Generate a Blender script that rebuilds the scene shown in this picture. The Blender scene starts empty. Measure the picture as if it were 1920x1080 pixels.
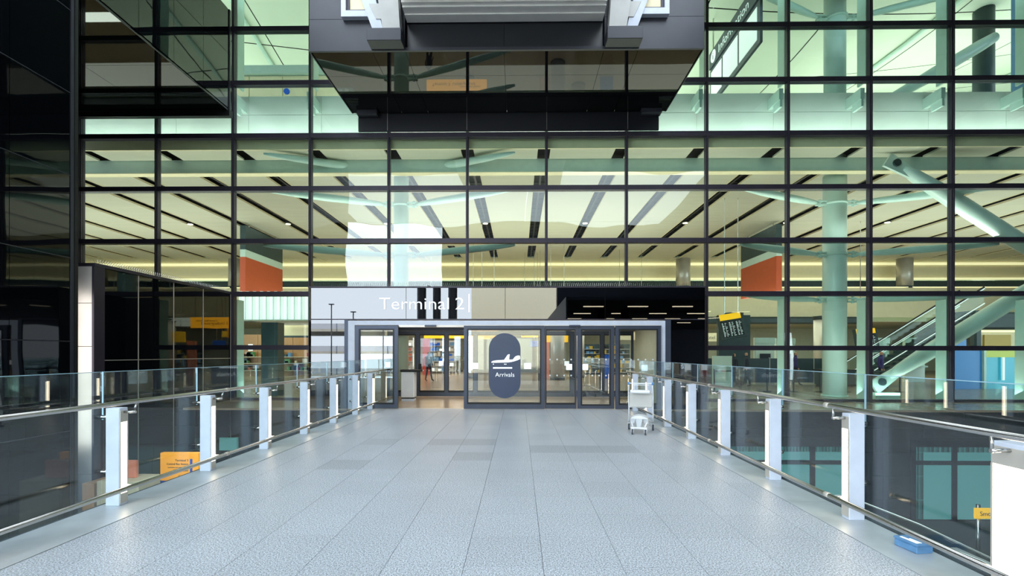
import bpy, math, random
from mathutils import Vector, Matrix
R = math.radians
random.seed(7)
sc = bpy.context.scene
COL = sc.collection

# ------------------------------------------------------------------ camera, sky, sun, large lights, exposure
EYE = 1.614
cam = bpy.data.cameras.new('camera')
cam.sensor_width = 36.0
cam.lens = 36.0 * 906 / 1920
cam.shift_y = 122 / 1920
cam.clip_end = 500
cam_ob = bpy.data.objects.new('camera', cam)
COL.objects.link(cam_ob)
cam_ob.matrix_world = Matrix.Translation((0, 0, EYE)) @ Matrix.Rotation(13 / 906, 4, 'Z') @ Matrix.Rotation(R(90), 4, 'X') @ Matrix.Rotation(0.0012, 4, 'Z')
sc.camera = cam_ob

w = bpy.data.worlds.new('sky'); sc.world = w; w.use_nodes = True
bg = w.node_tree.nodes['Background']
bg.inputs[0].default_value = (0.80, 0.90, 1.0, 1)
bg.inputs[1].default_value = 7.0
sun = bpy.data.lights.new('sun', 'SUN'); sun.energy = 12.0; sun.angle = R(1.0); sun.color = (1, 0.95, 0.86)
sun_ob = bpy.data.objects.new('sun', sun); COL.objects.link(sun_ob)
sun_ob.rotation_euler = (R(-48), 0, R(14))          # comes over the terminal roof, lights what lies behind the camera

def area(name, loc, sx, sy, power, rot=(0, 0, 0), col=(1, 1, 1)):
    l = bpy.data.lights.new(name, 'AREA'); l.shape = 'RECTANGLE'; l.size = sx; l.size_y = sy
    l.energy = power; l.color = col
    o = bpy.data.objects.new(name, l); COL.objects.link(o); o.location = loc; o.rotation_euler = rot
    return o
area('canopy_light', (-1.0, -3.5, 12.9), 26, 12, 2950, (0, 0, 0), (0.80, 0.90, 1.0))  # unseen fill light added to brighten the bridge floor
area('canopy_rooflight', (-5.4, 9.8, 12.9), 4.0, 4.5, 330, (0, 0, 0), (0.80, 0.90, 1.0))  # added fill lights flanking the footbridge, no real openings there
area('canopy_rooflight', (4.3, 9.8, 12.9), 3.8, 4.5, 330, (0, 0, 0), (0.80, 0.90, 1.0))  # right-hand one of the added side fills
for x in (-22, 0, 22):                                # unseen fill lights added to brighten the hall ceiling
    area('hall_uplight', (x, 26, 4.9), 18, 9, 850, (R(180), 0, 0), (1.0, 0.95, 0.86))
for x in (-24, 0, 24):                                # fill lights added for the upper hall roof, no visible fittings
    area('upper_hall_uplight', (x, 26, 11.6), 18, 10, 1500, (R(180), 0, 0), (1.0, 0.98, 0.86))
area('perimeter_uplight', (2, 17.35, 5.75), 46, .5, 700, (R(180), 0, 0), (1.0, 0.97, 0.88))  # unseen strip added to brighten the near ceiling and beam
area('slab_uplight', (2, 16.62, 9.22), 46, .2, 410, (R(122), 0, 0), (1.0, 1.0, 0.93))  # added light strip that brightens the slab edge panels
area('floor_uplight', (17.2, 16.85, .25), 23, .4, 190, (R(150), 0, 0), (0.93, 1.0, 0.97))  # added unseen fill, stands in for daylight on the columns
area('floor_uplight', (-11.4, 16.85, .25), 10, .4, 80, (R(150), 0, 0), (0.93, 1.0, 0.97))  # left part of the added low fill
area('hall_light', (4, 24, 8.6), 60, 8, 1100, (0, 0, 0), (1.0, 0.97, 0.88))  # invisible fill added to brighten the lower hall
area('recess_lamp', (-10.0, 10.75, 1.2), .5, 3.5, 14, (R(90), 0, 0), (1.0, 0.95, 0.9))  # made-up light that brightens the clad column end
area('shop_light', (4, 34, 3.75), 46, 10, 2500, (0, 0, 0), (1.0, 0.93, 0.80))
area('vestibule_light', (-0.4, 15.9, 2.58), 8.0, 1.6, 110, (0, 0, 0), (1.0, 0.96, 0.9))
area('undercroft_light_left', (-7.6, 9.0, -0.75), 1.6, 9, 40, (0, 0, 0), (1.0, 0.92, 0.8))
area('undercroft_light_right', (8.5, 8.0, -0.75), 1.6, 9, 60, (0, 0, 0), (0.9, 1.0, 1.0))

sc.view_settings.view_transform = 'Standard'
sc.view_settings.look = 'None'
sc.view_settings.exposure = 0.0
sc.view_settings.gamma = 1.0
sc.view_settings.use_curve_mapping = False
try:
    sc.cycles.transparent_max_bounces = 32
    sc.cycles.max_bounces = 10
    sc.cycles.sample_clamp_indirect = 6
except Exception:
    pass

# ------------------------------------------------------------------ materials
def lin(c):
    def f(v):
        v /= 255.0
        return v / 12.92 if v <= 0.04045 else ((v + 0.055) / 1.055) ** 2.4
    return (f(c[0]), f(c[1]), f(c[2]), 1)
def nt(name):
    m = bpy.data.materials.new(name); m.use_nodes = True
    t = m.node_tree; return m, t, t.nodes, t.links
def pbr(name, c, rough=0.5, metal=0.0, emit=0.0, ecol=None, spec=0.5, noise=0.0, nscale=5.0, bump=0.0, bscale=20.0, ior=1.5, stretch=None):
    m, t, N, L = nt(name)
    b = N['Principled BSDF']
    b.inputs['Base Color'].default_value = lin(c)
    b.inputs['Roughness'].default_value = rough
    b.inputs['Metallic'].default_value = metal
    b.inputs['Specular IOR Level'].default_value = spec
    b.inputs['IOR'].default_value = ior
    if emit:
        b.inputs['Emission Color'].default_value = lin(ecol or c)
        b.inputs['Emission Strength'].default_value = emit
    g = N.new('ShaderNodeNewGeometry')
    src = g.outputs['Position']
    if stretch:
        mp = N.new('ShaderNodeMapping'); mp.inputs['Scale'].default_value = stretch
        L.new(src, mp.inputs['Vector']); src = mp.outputs['Vector']
    if noise:
        n = N.new('ShaderNodeTexNoise'); n.inputs['Scale'].default_value = nscale; n.inputs['Detail'].default_value = 4
        L.new(src, n.inputs['Vector'])
        r = N.new('ShaderNodeMapRange'); r.inputs[1].default_value = 0.3; r.inputs[2].default_value = 0.7
        r.inputs[3].default_value = 1 - noise; r.inputs[4].default_value = 1 + noise
        L.new(n.outputs['Fac'], r.inputs[0])
        mx = N.new('ShaderNodeMix'); mx.data_type = 'RGBA'; mx.blend_type = 'MULTIPLY'; mx.inputs[0].default_value = 1
        mx.inputs[6].default_value = lin(c)
        L.new(r.outputs[0], mx.inputs[7]); L.new(mx.outputs[2], b.inputs['Base Color'])
    if bump:
        n2 = N.new('ShaderNodeTexNoise'); n2.inputs['Scale'].default_value = bscale; n2.inputs['Detail'].default_value = 1.5
        L.new(src, n2.inputs['Vector'])
        bp = N.new('ShaderNodeBump'); bp.inputs['Strength'].default_value = 1; bp.inputs['Distance'].default_value = bump
        L.new(n2.outputs['Fac'], bp.inputs['Height']); L.new(bp.outputs['Normal'], b.inputs['Normal'])
    return m
def glass(name, tint, r0, rough=0.0, wob=0.0, dust=0.0):
    """thin pane: tinted transmission plus a Schlick mirror; every pane is a slim box, so the ray meets it twice"""
    m, t, N, L = nt(name)
    for n in list(N):
        if n.type != 'OUTPUT_MATERIAL': N.remove(n)
    out = [n for n in N if n.type == 'OUTPUT_MATERIAL'][0]
    tr = N.new('ShaderNodeBsdfTransparent'); tr.inputs[0].default_value = (tint[0] ** .5, tint[1] ** .5, tint[2] ** .5, 1)
    gl = N.new('ShaderNodeBsdfGlossy'); gl.inputs['Roughness'].default_value = rough; gl.inputs[0].default_value = (1, 1, 1, 1)
    lw = N.new('ShaderNodeLayerWeight'); lw.inputs[0].default_value = 0.5
    p = N.new('ShaderNodeMath'); p.operation = 'POWER'; p.inputs[1].default_value = 5; L.new(lw.outputs['Facing'], p.inputs[0])
    q = N.new('ShaderNodeMath'); q.operation = 'MULTIPLY_ADD'; q.inputs[1].default_value = (1 - r0) * 0.6; q.inputs[2].default_value = r0 / 2
    L.new(p.outputs[0], q.inputs[0])
    mx = N.new('ShaderNodeMixShader'); L.new(q.outputs[0], mx.inputs[0]); L.new(tr.outputs[0], mx.inputs[1]); L.new(gl.outputs[0], mx.inputs[2])
    last = mx
    if wob:
        g = N.new('ShaderNodeNewGeometry')
        n2 = N.new('ShaderNodeTexNoise'); n2.inputs['Scale'].default_value = 0.8; n2.inputs['Detail'].default_value = 0
        L.new(g.outputs['Position'], n2.inputs['Vector'])
        bp = N.new('ShaderNodeBump'); bp.inputs['Distance'].default_value = wob
        L.new(n2.outputs['Fac'], bp.inputs['Height']); L.new(bp.outputs['Normal'], gl.inputs['Normal'])
    if dust:
        d = N.new('ShaderNodeBsdfDiffuse'); d.inputs[0].default_value = (.6, .65, .7, 1)
        mx2 = N.new('ShaderNodeMixShader'); mx2.inputs[0].default_value = dust
        L.new(last.outputs[0], mx2.inputs[1]); L.new(d.outputs[0], mx2.inputs[2]); last = mx2
    L.new(last.outputs[0], out.inputs[0])
    return m
def granite(name, base, dark=1.0):
    m, t, N, L = nt(name)
    b = N['Principled BSDF']; b.inputs['Roughness'].default_value = 0.42; b.inputs['Specular IOR Level'].default_value = 0.45
    g = N.new('ShaderNodeNewGeometry')
    n = N.new('ShaderNodeTexNoise'); n.inputs['Scale'].default_value = 82; n.inputs['Detail'].default_value = 2; n.inputs['Roughness'].default_value = .95
    L.new(g.outputs['Position'], n.inputs['Vector'])
    r = N.new('ShaderNodeValToRGB')
    e = r.color_ramp.elements
    e[0].position = .42; e[0].color = [v * .40 * dark for v in base] + [1]
    e[1].position = .585; e[1].color = [min(1, v * 1.6 * dark) for v in base] + [1]
    k = e.new(.5); k.color = [v * .98 * dark for v in base] + [1]
    L.new(n.outputs['Fac'], r.inputs[0])
    n3 = N.new('ShaderNodeTexNoise'); n3.inputs['Scale'].default_value = 1.3; n3.inputs['Detail'].default_value = 5
    L.new(g.outputs['Position'], n3.inputs['Vector'])
    oi = N.new('ShaderNodeObjectInfo')
    a = N.new('ShaderNodeMath'); a.operation = 'MULTIPLY_ADD'; a.inputs[1].default_value = .07; L.new(oi.outputs['Random'], a.inputs[0])
    a2 = N.new('ShaderNodeMath'); a2.operation = 'MULTIPLY_ADD'; a2.inputs[1].default_value = .16; a2.inputs[2].default_value = .885; L.new(n3.outputs['Fac'], a2.inputs[0])
    L.new(a2.outputs[0], a.inputs[2])
    mx = N.new('ShaderNodeMix'); mx.data_type = 'RGBA'; mx.blend_type = 'MULTIPLY'; mx.inputs[0].default_value = 1
    L.new(r.outputs[0], mx.inputs[6]); L.new(a.outputs[0], mx.inputs[7]); L.new(mx.outputs[2], b.inputs['Base Color'])
    bp = N.new('ShaderNodeBump'); bp.inputs['Distance'].default_value = 0.0006; L.new(n.outputs['Fac'], bp.inputs['Height']); L.new(bp.outputs['Normal'], b.inputs['Normal'])
    return m
def glow(name, c, s, back=None):
    m, t, N, L = nt(name)
    b = N['Principled BSDF']; b.inputs['Base Color'].default_value = lin(c); b.inputs['Roughness'].default_value = .4
    b.inputs['Emission Color'].default_value = lin(c); b.inputs['Emission Strength'].default_value = s
    return m

M = dict(
    tile=granite('granite_tile', (0.42, 0.455, 0.50)),
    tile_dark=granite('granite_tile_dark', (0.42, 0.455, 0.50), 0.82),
    grout=pbr('grout', (52, 54, 58), .9, noise=.2),
    black_glass=pbr('black_glass', (6, 9, 12), .02, spec=.5, ior=1.5, bump=.006, bscale=.55),
    black_soffit=pbr('black_soffit_glass', (8, 10, 12), .015, spec=.5, ior=1.45, bump=.0012, bscale=.5),
    black_panel=pbr('black_panel', (30, 32, 38), .32, spec=.5, ior=1.6, noise=.1, nscale=1.5),
    charcoal=pbr('charcoal_panel', (52, 54, 62), .4, metal=.1, noise=.12, nscale=2),
    frame=pbr('bronze_black_frame', (54, 50, 62), .42, metal=.3, noise=.12, nscale=3),
    frame_in=pbr('dark_joint', (14, 15, 18), .5),
    door_frame=pbr('slate_door_frame', (66, 74, 90), .38, metal=.35, noise=.08, nscale=4),
    fin=pbr('pale_green_steel', (196, 222, 212), .4, noise=.04),
    column=pbr('pale_steel_column', (205, 226, 218), .28, noise=.04, nscale=2),
    steel=pbr('brushed_stainless', (196, 194, 190), .22, metal=1.0, noise=.08, nscale=30, stretch=(20, .6, 20)),
    steel_panel=pbr('brushed_panel', (200, 194, 184), .36, metal=.45, noise=.10, nscale=2),
    dot=pbr('frosted_dot', (200, 210, 212), .6),
    clad=pbr('satin_cladding', (208, 203, 196), .45, metal=.1, noise=.10, nscale=1.5),
    white=pbr('white_paint', (204, 211, 224), .45, noise=.05, nscale=6),
    under=pbr('white_soffit_cladding', (246, 244, 238), .5, noise=.04, nscale=3),
    white2=pbr('white_cladding', (190, 190, 186), .5, noise=.06, nscale=3),
    curb=pbr('zinc_curb', (190, 196, 200), .38, metal=.25, noise=.14, nscale=2.5),
    led=glow('led_strip', (255, 236, 205), 9),
    led_small=glow('led_line', (255, 240, 205), 5),
    cove=glow('cove_light', (255, 236, 190), 1.0),
    ceil=pbr('ceiling_panel', (204, 202, 182), .6, noise=.05, nscale=.8, stretch=(.5, 4, 1)),
    plenum=pbr('black_plenum', (9, 11, 12), .8, noise=.3, nscale=3),
    teal=pbr('teal_beam', (190, 212, 202), .5, noise=.05),
    slab=pbr('pale_slab_panel', (216, 230, 222), .5, noise=.06, nscale=1.2),
    bulk=pbr('cream_bulkhead', (240, 228, 190), .6, noise=.04),
    roof=pbr('white_roof_panel', (214, 222, 206), .6, noise=.04, nscale=.5),
    dark_teal=pbr('dark_teal', (42, 62, 66), .5, noise=.15),
    orange_red=pbr('orange_red', (186, 78, 40), .5, noise=.06),
    hall_floor=pbr('polished_floor', (160, 138, 112), .22, spec=.3, noise=.07, nscale=1.5),
    wood=pbr('wood', (176, 132, 88), .5, noise=.12, nscale=3, stretch=(6, 6, .4)),
    hall_wall=pbr('hall_wall', (198, 196, 168), .6, noise=.05),
    stone=pbr('dark_stone_cladding', (50, 54, 60), .45, noise=.22, nscale=6, stretch=(1, 1, 5)),
    asphalt=pbr('asphalt', (46, 50, 52), .7, noise=.25, nscale=8),
    aqua=pbr('aqua_lit_glass', (120, 190, 184), .15, emit=.28),
    yellow=glow('yellow_sign', (255, 190, 20), .75),
    orange_lit=glow('backlit_orange_sign', (250, 160, 30), 4.0),
    orange=glow('orange_sign', (245, 160, 30), .7),
    blue=pbr('blue_panel', (20, 110, 180), .35, emit=.35),
    deep_blue=pbr('deep_blue_panel', (14, 84, 190), .4, emit=.2),
    cyan=pbr('cyan_panel', (30, 160, 190), .3, emit=.35),
    lime=pbr('lime_header', (180, 190, 60), .4, emit=.3),
    gold=pbr('gold_picture', (170, 140, 40), .4, emit=.2),
    screen=pbr('dark_screen', (44, 48, 50), .25, noise=.2, nscale=9),
    ink=pbr('black_ink', (16, 16, 20), .6),
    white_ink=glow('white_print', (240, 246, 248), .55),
    navy=pbr('navy_film', (44, 58, 84), .35, emit=.25, noise=.05),
    trolley=pbr('trolley_white', (226, 230, 234), .38, noise=.04),
    rubber=pbr('grey_rubber', (70, 78, 88), .6),
    tray=pbr('blue_plastic', (96, 142, 184), .45, noise=.12, nscale=20),
    cream=pbr('cream_laminate', (206, 196, 166), .5, noise=.06),
    pink=pbr('pink_panel', (220, 130, 100), .5, emit=.12),
    red=pbr('red_goods', (170, 50, 44), .5), green=pbr('green_goods', (70, 130, 80), .5),
    sky_blue=pbr('blue_goods', (90, 140, 190), .5), skin=pbr('skin', (190, 140, 112), .6),
    cloth=pbr('dark_cloth', (34, 38, 52), .8, noise=.2, nscale=12), purple=pbr('purple_cloth', (60, 50, 110), .8, noise=.1),
    hair=pbr('dark_hair', (26, 22, 20), .7),
    canopy=pbr('canopy_soffit', (140, 142, 128), .6, noise=.08, nscale=.4),
    concrete=pbr('pale_concrete', (196, 194, 184), .7, noise=.1, nscale=1),
    beige_wall=pbr('beige_render', (236, 232, 208), .8, noise=.04),
    wall_dark=pbr('dark_back_wall', (36, 46, 62), .6, noise=.2, nscale=2),
    curtain=glass('curtain_glass', (0.70, 0.86, 0.80), 0.125, wob=.010),
    curtain_low=glass('clear_hall_glass', (0.74, 0.92, 0.84), 0.10, wob=.006),
    door_glass=glass('door_glass', (0.84, 0.92, 0.92), 0.15),
    door_mirror=glass('reflective_door_glass', (0.50, 0.58, 0.62), 0.26),
    sign_glass=glass('sign_mirror_glass', (0.02, 0.025, 0.035), 0.24),
    inner_glass=glass('inner_clear_glass', (0.80, 0.92, 0.88), 0.03),
    rail_glass=glass('balustrade_glass', (0.74, 0.88, 0.90), 0.13, dust=.012),
    glass_edge=pbr('glass_edge', (150, 186, 200), .2),
)
# ------------------------------------------------------------------ mesh helpers
class MB:
    def __init__(s): s.v = []; s.f = []; s.m = []; s.cur = 0
    def mat(s, i): s.cur = i; return s
    def add(s, vs, fs):
        o = len(s.v); s.v += [tuple(v) for v in vs]
        for f in fs: s.f.append(tuple(i + o for i in f)); s.m.append(s.cur)
        return s
    def box(s, x0, x1, y0, y1, z0, z1):
        return s.add([(x0, y0, z0), (x1, y0, z0), (x1, y1, z0), (x0, y1, z0), (x0, y0, z1), (x1, y0, z1), (x1, y1, z1), (x0, y1, z1)],
                     [(0, 3, 2, 1), (4, 5, 6, 7), (0, 1, 5, 4), (1, 2, 6, 5), (2, 3, 7, 6), (3, 0, 4, 7)])
    def bbox(s, x0, x1, y0, y1, z0, z1, b=.01):
        """box with chamfered edges along its longest axis and rims"""
        d = [x1 - x0, y1 - y0, z1 - z0]; a = d.index(max(d))
        lo = [x0, y0, z0]; hi = [x1, y1, z1]; i, j = [k for k in range(3) if k != a]
        def ring(t, e):
            p = []
            for (u, v) in ((lo[i] + b + e, lo[j] + e), (hi[i] - b - e, lo[j] + e), (hi[i] - e, lo[j] + b + e), (hi[i] - e, hi[j] - b - e), (hi[i] - b - e, hi[j] - e), (lo[i] + b + e, hi[j] - e), (lo[i] + e, hi[j] - b - e), (lo[i] + e, lo[j] + b + e)):
                q = [0, 0, 0]; q[a] = t; q[i] = u; q[j] = v; p.append(tuple(q))
            return p
        rs = [ring(lo[a], b * .5), ring(lo[a] + b * .5, 0), ring(hi[a] - b * .5, 0), ring(hi[a], b * .5)]
        o = len(s.v); vs = sum(rs, []); fs = []
        for r in range(3):
            for k in range(8):
                fs.append((r * 8 + k, r * 8 + (k + 1) % 8, (r + 1) * 8 + (k + 1) % 8, (r + 1) * 8 + k))
        fs.append(tuple(range(7, -1, -1))); fs.append(tuple(range(24, 32)))
        return s.add(vs, fs)
    def tube(s, pts, rad, n=10, cap=True):
        pts = [Vector(p) for p in pts]
        if not hasattr(rad, '__len__'): rad = [rad] * len(pts)
        up = Vector((0, 0, 1)); rings = []
        for i, p in enumerate(pts):
            d = (pts[min(i + 1, len(pts) - 1)] - pts[max(i - 1, 0)]).normalized()
            u = d.cross(up)
            if u.length < 1e-3: u = d.cross(Vector((1, 0, 0)))
            u.normalize(); w_ = d.cross(u)
            rings.append([p + (u * math.cos(2 * math.pi * k / n) + w_ * math.sin(2 * math.pi * k / n)) * rad[i] for k in range(n)])
        vs = [q for r in rings for q in r]; fs = []
        for r in range(len(pts) - 1):
            for k in range(n):
                fs.append((r * n + k, r * n + (k + 1) % n, (r + 1) * n + (k + 1) % n, (r + 1) * n + k))
        if cap: fs.append(tuple(range(n))[::-1]); fs.append(tuple(range((len(pts) - 1) * n, len(pts) * n)))
        return s.add(vs, fs)
    def prism(s, poly, axis, a, b):
        """poly = list of (u,v); axis 'y' -> u=x v=z, 'x' -> u=y v=z, 'z' -> u=x v=y"""
        n = len(poly)
        def P(u, v, t): return {'y': (u, t, v), 'x': (t, u, v), 'z': (u, v, t)}[axis]
        vs = [P(u, v, a) for u, v in poly] + [P(u, v, b) for u, v in poly]
        fs = [tuple(range(n))[::-1], tuple(range(n, 2 * n))] + [(k, (k + 1) % n, n + (k + 1) % n, n + k) for k in range(n)]
        return s.add(vs, fs)
    def quadbox(s, p, t):
        """slab from 4 corner points extruded by vector t"""
        p = [Vector(q) for q in p]; t = Vector(t)
        return s.add(p + [q + t for q in p], [(0, 3, 2, 1), (4, 5, 6, 7), (0, 1, 5, 4), (1, 2, 6, 5), (2, 3, 7, 6), (3, 0, 4, 7)])
    def clusters(s):
        """the separate pieces of this builder, pieces that touch kept together"""
        pr = list(range(len(s.v)))
        def fd(a):
            while pr[a] != a: pr[a] = pr[pr[a]]; a = pr[a]
            return a
        for f in s.f:
            r = fd(f[0])
            for i in f[1:]: pr[fd(i)] = r
        bb = {}
        for i, v in enumerate(s.v):
            r = fd(i); b = bb.setdefault(r, [list(v), list(v)])
            for k in range(3): b[0][k] = min(b[0][k], v[k]); b[1][k] = max(b[1][k], v[k])
        ks = list(bb); cp = {k: k for k in ks}
        def fc(a):
            while cp[a] != a: a = cp[a]
            return a
        e = .003
        for i, a in enumerate(ks):
            for b in ks[i + 1:]:
                if all(bb[a][0][k] <= bb[b][1][k] + e and bb[b][0][k] <= bb[a][1][k] + e for k in range(3)): cp[fc(b)] = fc(a)
        out = {}
        for f, m_ in zip(s.f, s.m):
            r = fc(fd(f[0])); c = out.setdefault(r, (MB(), {}))
            q = []
            for i in f:
                if i not in c[1]: c[1][i] = len(c[0].v); c[0].v.append(s.v[i])
                q.append(c[1][i])
            c[0].f.append(tuple(q)); c[0].m.append(m_)
        return [c[0] for c in out.values()]
    def build(s, name, mats, parent=None, smooth=False, kind=None, label=None, cat=None, group=None):
        if not isinstance(mats, (list, tuple)): mats = [mats]
        if parent is not None and kind is None and not getattr(s, 'whole', False):
            cl = s.clusters()
            if len(cl) > 1: return [c.build(name, mats, parent, smooth, kind, label, cat, group) for c in cl][0]
        if parent is None:
            xs, ys, zs = zip(*s.v)
            base = Vector(((min(xs) + max(xs)) / 2, (min(ys) + max(ys)) / 2, min(zs)))
        else: base = wloc(parent)
        me = bpy.data.meshes.new(name)
        me.from_pydata([tuple(Vector(v) - base) for v in s.v], [], s.f); me.update()
        for m_ in mats: me.materials.append(M[m_] if isinstance(m_, str) else m_)
        me.polygons.foreach_set('material_index', s.m)
        if smooth: me.polygons.foreach_set('use_smooth', [len(f) == 4 for f in s.f])
        o = bpy.data.objects.new(name, me); COL.objects.link(o)
        if parent is None: o.location = base
        else: o.parent = parent
        return tag(o, label, cat, group, kind)
def wloc(o):
    v = Vector(o.location)
    while o.parent: o = o.parent; v += Vector(o.location)
    return v
def tag(o, label=None, cat=None, group=None, kind=None):
    if label: o['label'] = label
    if cat: o['category'] = cat
    if group: o['group'] = group
    if kind: o['kind'] = kind
    return o
def thing(name, label, cat, loc, group=None):
    o = bpy.data.objects.new(name, None); COL.objects.link(o); o.location = loc; o.empty_display_size = .2
    return tag(o, label, cat, group)
def struct(name, loc=(0, 0, 0), label=None):
    o = bpy.data.objects.new(name, None); COL.objects.link(o); o.location = loc
    return tag(o, label, None, None, 'structure')
def dup(o, parent, loc=None):
    c = o.copy(); COL.objects.link(c); c.parent = parent
    if loc is not None: c.location = loc
    return c
def bx(name, mat, parent, *a, bev=0, **k):
    m = MB(); (m.bbox(*a, b=bev) if bev else m.box(*a)); return m.build(name, mat, parent, **k)
_cache = {}
def inst(name, mat, parent, x0, x1, y0, y1, z0, z1):
    """box part; alike sizes share their mesh data"""
    key = (name, mat, round(x1 - x0, 4), round(y1 - y0, 4), round(z1 - z0, 4))
    if key not in _cache:
        m = MB().box(0, x1 - x0, 0, y1 - y0, 0, z1 - z0)
        me = bpy.data.meshes.new(name); me.from_pydata(m.v, [], m.f); me.update(); me.materials.append(M[mat]); _cache[key] = me
    o = bpy.data.objects.new(name, _cache[key]); COL.objects.link(o)
    if parent: o.parent = parent; o.location = Vector((x0, y0, z0)) - wloc(parent)
    else: o.location = (x0, y0, z0)
    return o
def text(s, name, mat, parent, x, y, z, cap, width=None, ext=.004, align='LEFT', rot=(R(90), 0, 0)):
    cu = bpy.data.curves.new('t', 'FONT'); cu.body = s; cu.size = cap / .72; cu.extrude = ext; cu.align_x = align; cu.resolution_u = 4; cu.offset = -.010 * cap
    t = bpy.data.objects.new('t', cu); COL.objects.link(t)
    bpy.context.view_layer.update()
    dg = bpy.context.evaluated_depsgraph_get()
    me = bpy.data.meshes.new_from_object(t.evaluated_get(dg))
    bpy.data.objects.remove(t); bpy.data.curves.remove(cu)
    if width:
        xs = [v.co.x for v in me.vertices]; k = width / (max(xs) - min(xs))
        for v in me.vertices: v.co.x *= k
    me.materials.clear(); me.materials.append(M[mat]); me.name = name
    o = bpy.data.objects.new(name, me); COL.objects.link(o); o.parent = parent
    o.location = Vector((x, y, z)) - wloc(parent); o.rotation_euler = rot
    return o
def disc(cx, y, cz, r, t, n=14):
    return [(cx + r * math.cos(2 * math.pi * k / n), cz + r * math.sin(2 * math.pi * k / n)) for k in range(n)]

# ------------------------------------------------------------------ floor of the bridge
TX0, TX1 = -3.84, 2.92
YEND = 13.93
fl = struct('floor', (0, 0, 0))
bx('bridge_slab', 'grout', fl, -4.5, 3.5, -12, 13.95, -.62, -.022)
colx = [TX0] + [.185 + .6 * k for k in range(-6, 5)] + [TX1]
rowy = [-.55 + .6 * k for k in range(0, 24)] + [YEND]
g = .0018
dark = {(4, 14), (4, 13), (5, 14), (6, 15), (7, 15), (6, 14), (8, 14), (9, 13), (8, 13), (5, 11)}
drk = []
for j in range(len(rowy) - 1):
    yc = (rowy[j] + rowy[j + 1]) / 2
    for i in range(len(colx) - 1):
        xc = (colx[i] + colx[i + 1]) / 2
        s_ = 906 / max(yc, .1); px = 973 + xc * s_; py = 662 + EYE * s_
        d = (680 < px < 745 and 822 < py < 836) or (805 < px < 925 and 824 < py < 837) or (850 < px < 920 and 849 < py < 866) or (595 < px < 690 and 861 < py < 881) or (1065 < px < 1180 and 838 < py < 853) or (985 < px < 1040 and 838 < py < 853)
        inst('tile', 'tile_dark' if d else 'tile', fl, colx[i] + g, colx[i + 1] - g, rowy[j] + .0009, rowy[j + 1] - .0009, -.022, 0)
# metal curbs beside the tiles
cl = struct('trim_1', (-4.2, 6, 0)); cr = struct('trim_2', (3.2, 6, 0))
for k in range(-1, 8):
    y0 = -1.0 + 2.1 * k; y1 = min(y0 + 2.095, 13.93)
    if y1 > y0 + .1:
        bx('curb_plate', 'curb', cl, -4.40, TX0 - .006, y0, y1, -.03, .004)
        bx('curb_plate', 'curb', cr, TX1 + .006, 3.372, y0, y1, -.03, .004)
bx('edge_plate', 'white', cl, -4.50, -4.37, -2, 13.93, -.6, -.03)
bx('edge_plate', 'white', cr, 3.44, 3.56, -2, 13.93, -.6, -.03)

# ------------------------------------------------------------------ balustrades
def balustrade(side):
    L_ = side < 0
    if L_:
        t = thing('glass_balustrade', 'left glass balustrade with lit white posts and steel handrails', 'balustrade', (-4.2, 7, 0))
        xi, xo, gx, rx = -4.19, -4.34, -4.42, -4.05
        ys = [3.51 + 1.5 * k for k in range(0, 7)] + [13.75]
        ys = [2.01] + ys
    else:
        t = thing('glass_balustrade', 'right glass balustrade with lit white posts and steel handrails beside the luggage trolley', 'balustrade', (3.3, 7, 0))
        xi, xo, gx, rx = 3.19, 3.34, 3.385, 3.065
        ys = [3.05, 4.71, 6.19, 7.67, 9.14, 10.62, 12.1, 13.58]
    s = 1 if L_ else -1     # direction towards the walkway
    for k, y in enumerate(ys):
        dep = .26 if (not L_ and k == 0) else .11
        a, b = min(xi, xo), max(xi, xo)
        p = MB().bbox(a, b, y, y + dep, .004, 1.03, b=.006).build('post', 'white', t)
        # lamp housing: shallow frame with the light strip in it, on the side that faces the walkway
        x0, x1 = (xi, xi + .006) if L_ else (xi - .006, xi)
        MB().box(x0, x1, y + .006, y + dep - .006, .88, 1.0).box(x0, x1, y + .006, y + dep - .006, .03, .13).box(x0, x1, y + dep - .018, y + dep - .002, .13, .88).box(x0, x1, y + .002, y + .014, .13, .88).build('lamp_frame', 'steel_panel', p)
        MB().box(min(x0, x1) - .001, max(x0, x1) - .001 + .0005, y + .014, y + dep - .018, .13, .88).build('light_strip', 'led', p, label='glowing warm white light strip')
        yb = y + dep * .5
        MB().tube([(xi, yb, .985), (xi + s * .13, yb, .985)], .014, 8).tube([(xi + s * .12, yb, .97), (xi + s * .12, yb, 1.03), (rx, yb, 1.085)], .011, 8).build('rail_bracket', 'steel', p, smooth=True)
        MB().tube([(xi, yb, .21), (rx, yb, .21)], .010, 8).build('rail_bracket', 'steel', p, smooth=True)
        MB().tube([(xo, yb, .93), (gx, yb, .93)], .022, 10).tube([(xo, yb, .35), (gx, yb, .35)], .022, 10).build('glass_clamp', 'steel', p, smooth=True)
    # panes between the posts
    jn = [y + .05 for y in ys]
    jn = [jn[0] - 3.0, jn[0] - 1.5] + jn
    for a, b in zip(jn[:-1], jn[1:]):
        gp = bx('glass_pane', 'rail_glass', t, gx - .008, gx + .008, a + .012, b - .012, -.35, 1.405)
        MB().box(gx - .0085, gx + .0085, a + .010, b - .010, 1.405, 1.411).box(gx - .0085, gx + .0085, a + .008, a + .012, .9, 1.41).build('pane_edge', 'glass_edge', gp)
    for z, nm in ((1.10, 'handrail'), (.21, 'lower_rail')):
        h = MB().tube([(rx, -3, z), (rx, 13.80, z)], .0245, 16).build(nm, 'steel', t, smooth=True)
        m = MB()
        for y in ys[1::2]:
            m.tube([(rx, y + .10, z), (rx, y + .17, z)], .0262, 16)
        m.build('rail_joint', 'steel_panel', h, smooth=True)
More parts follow.
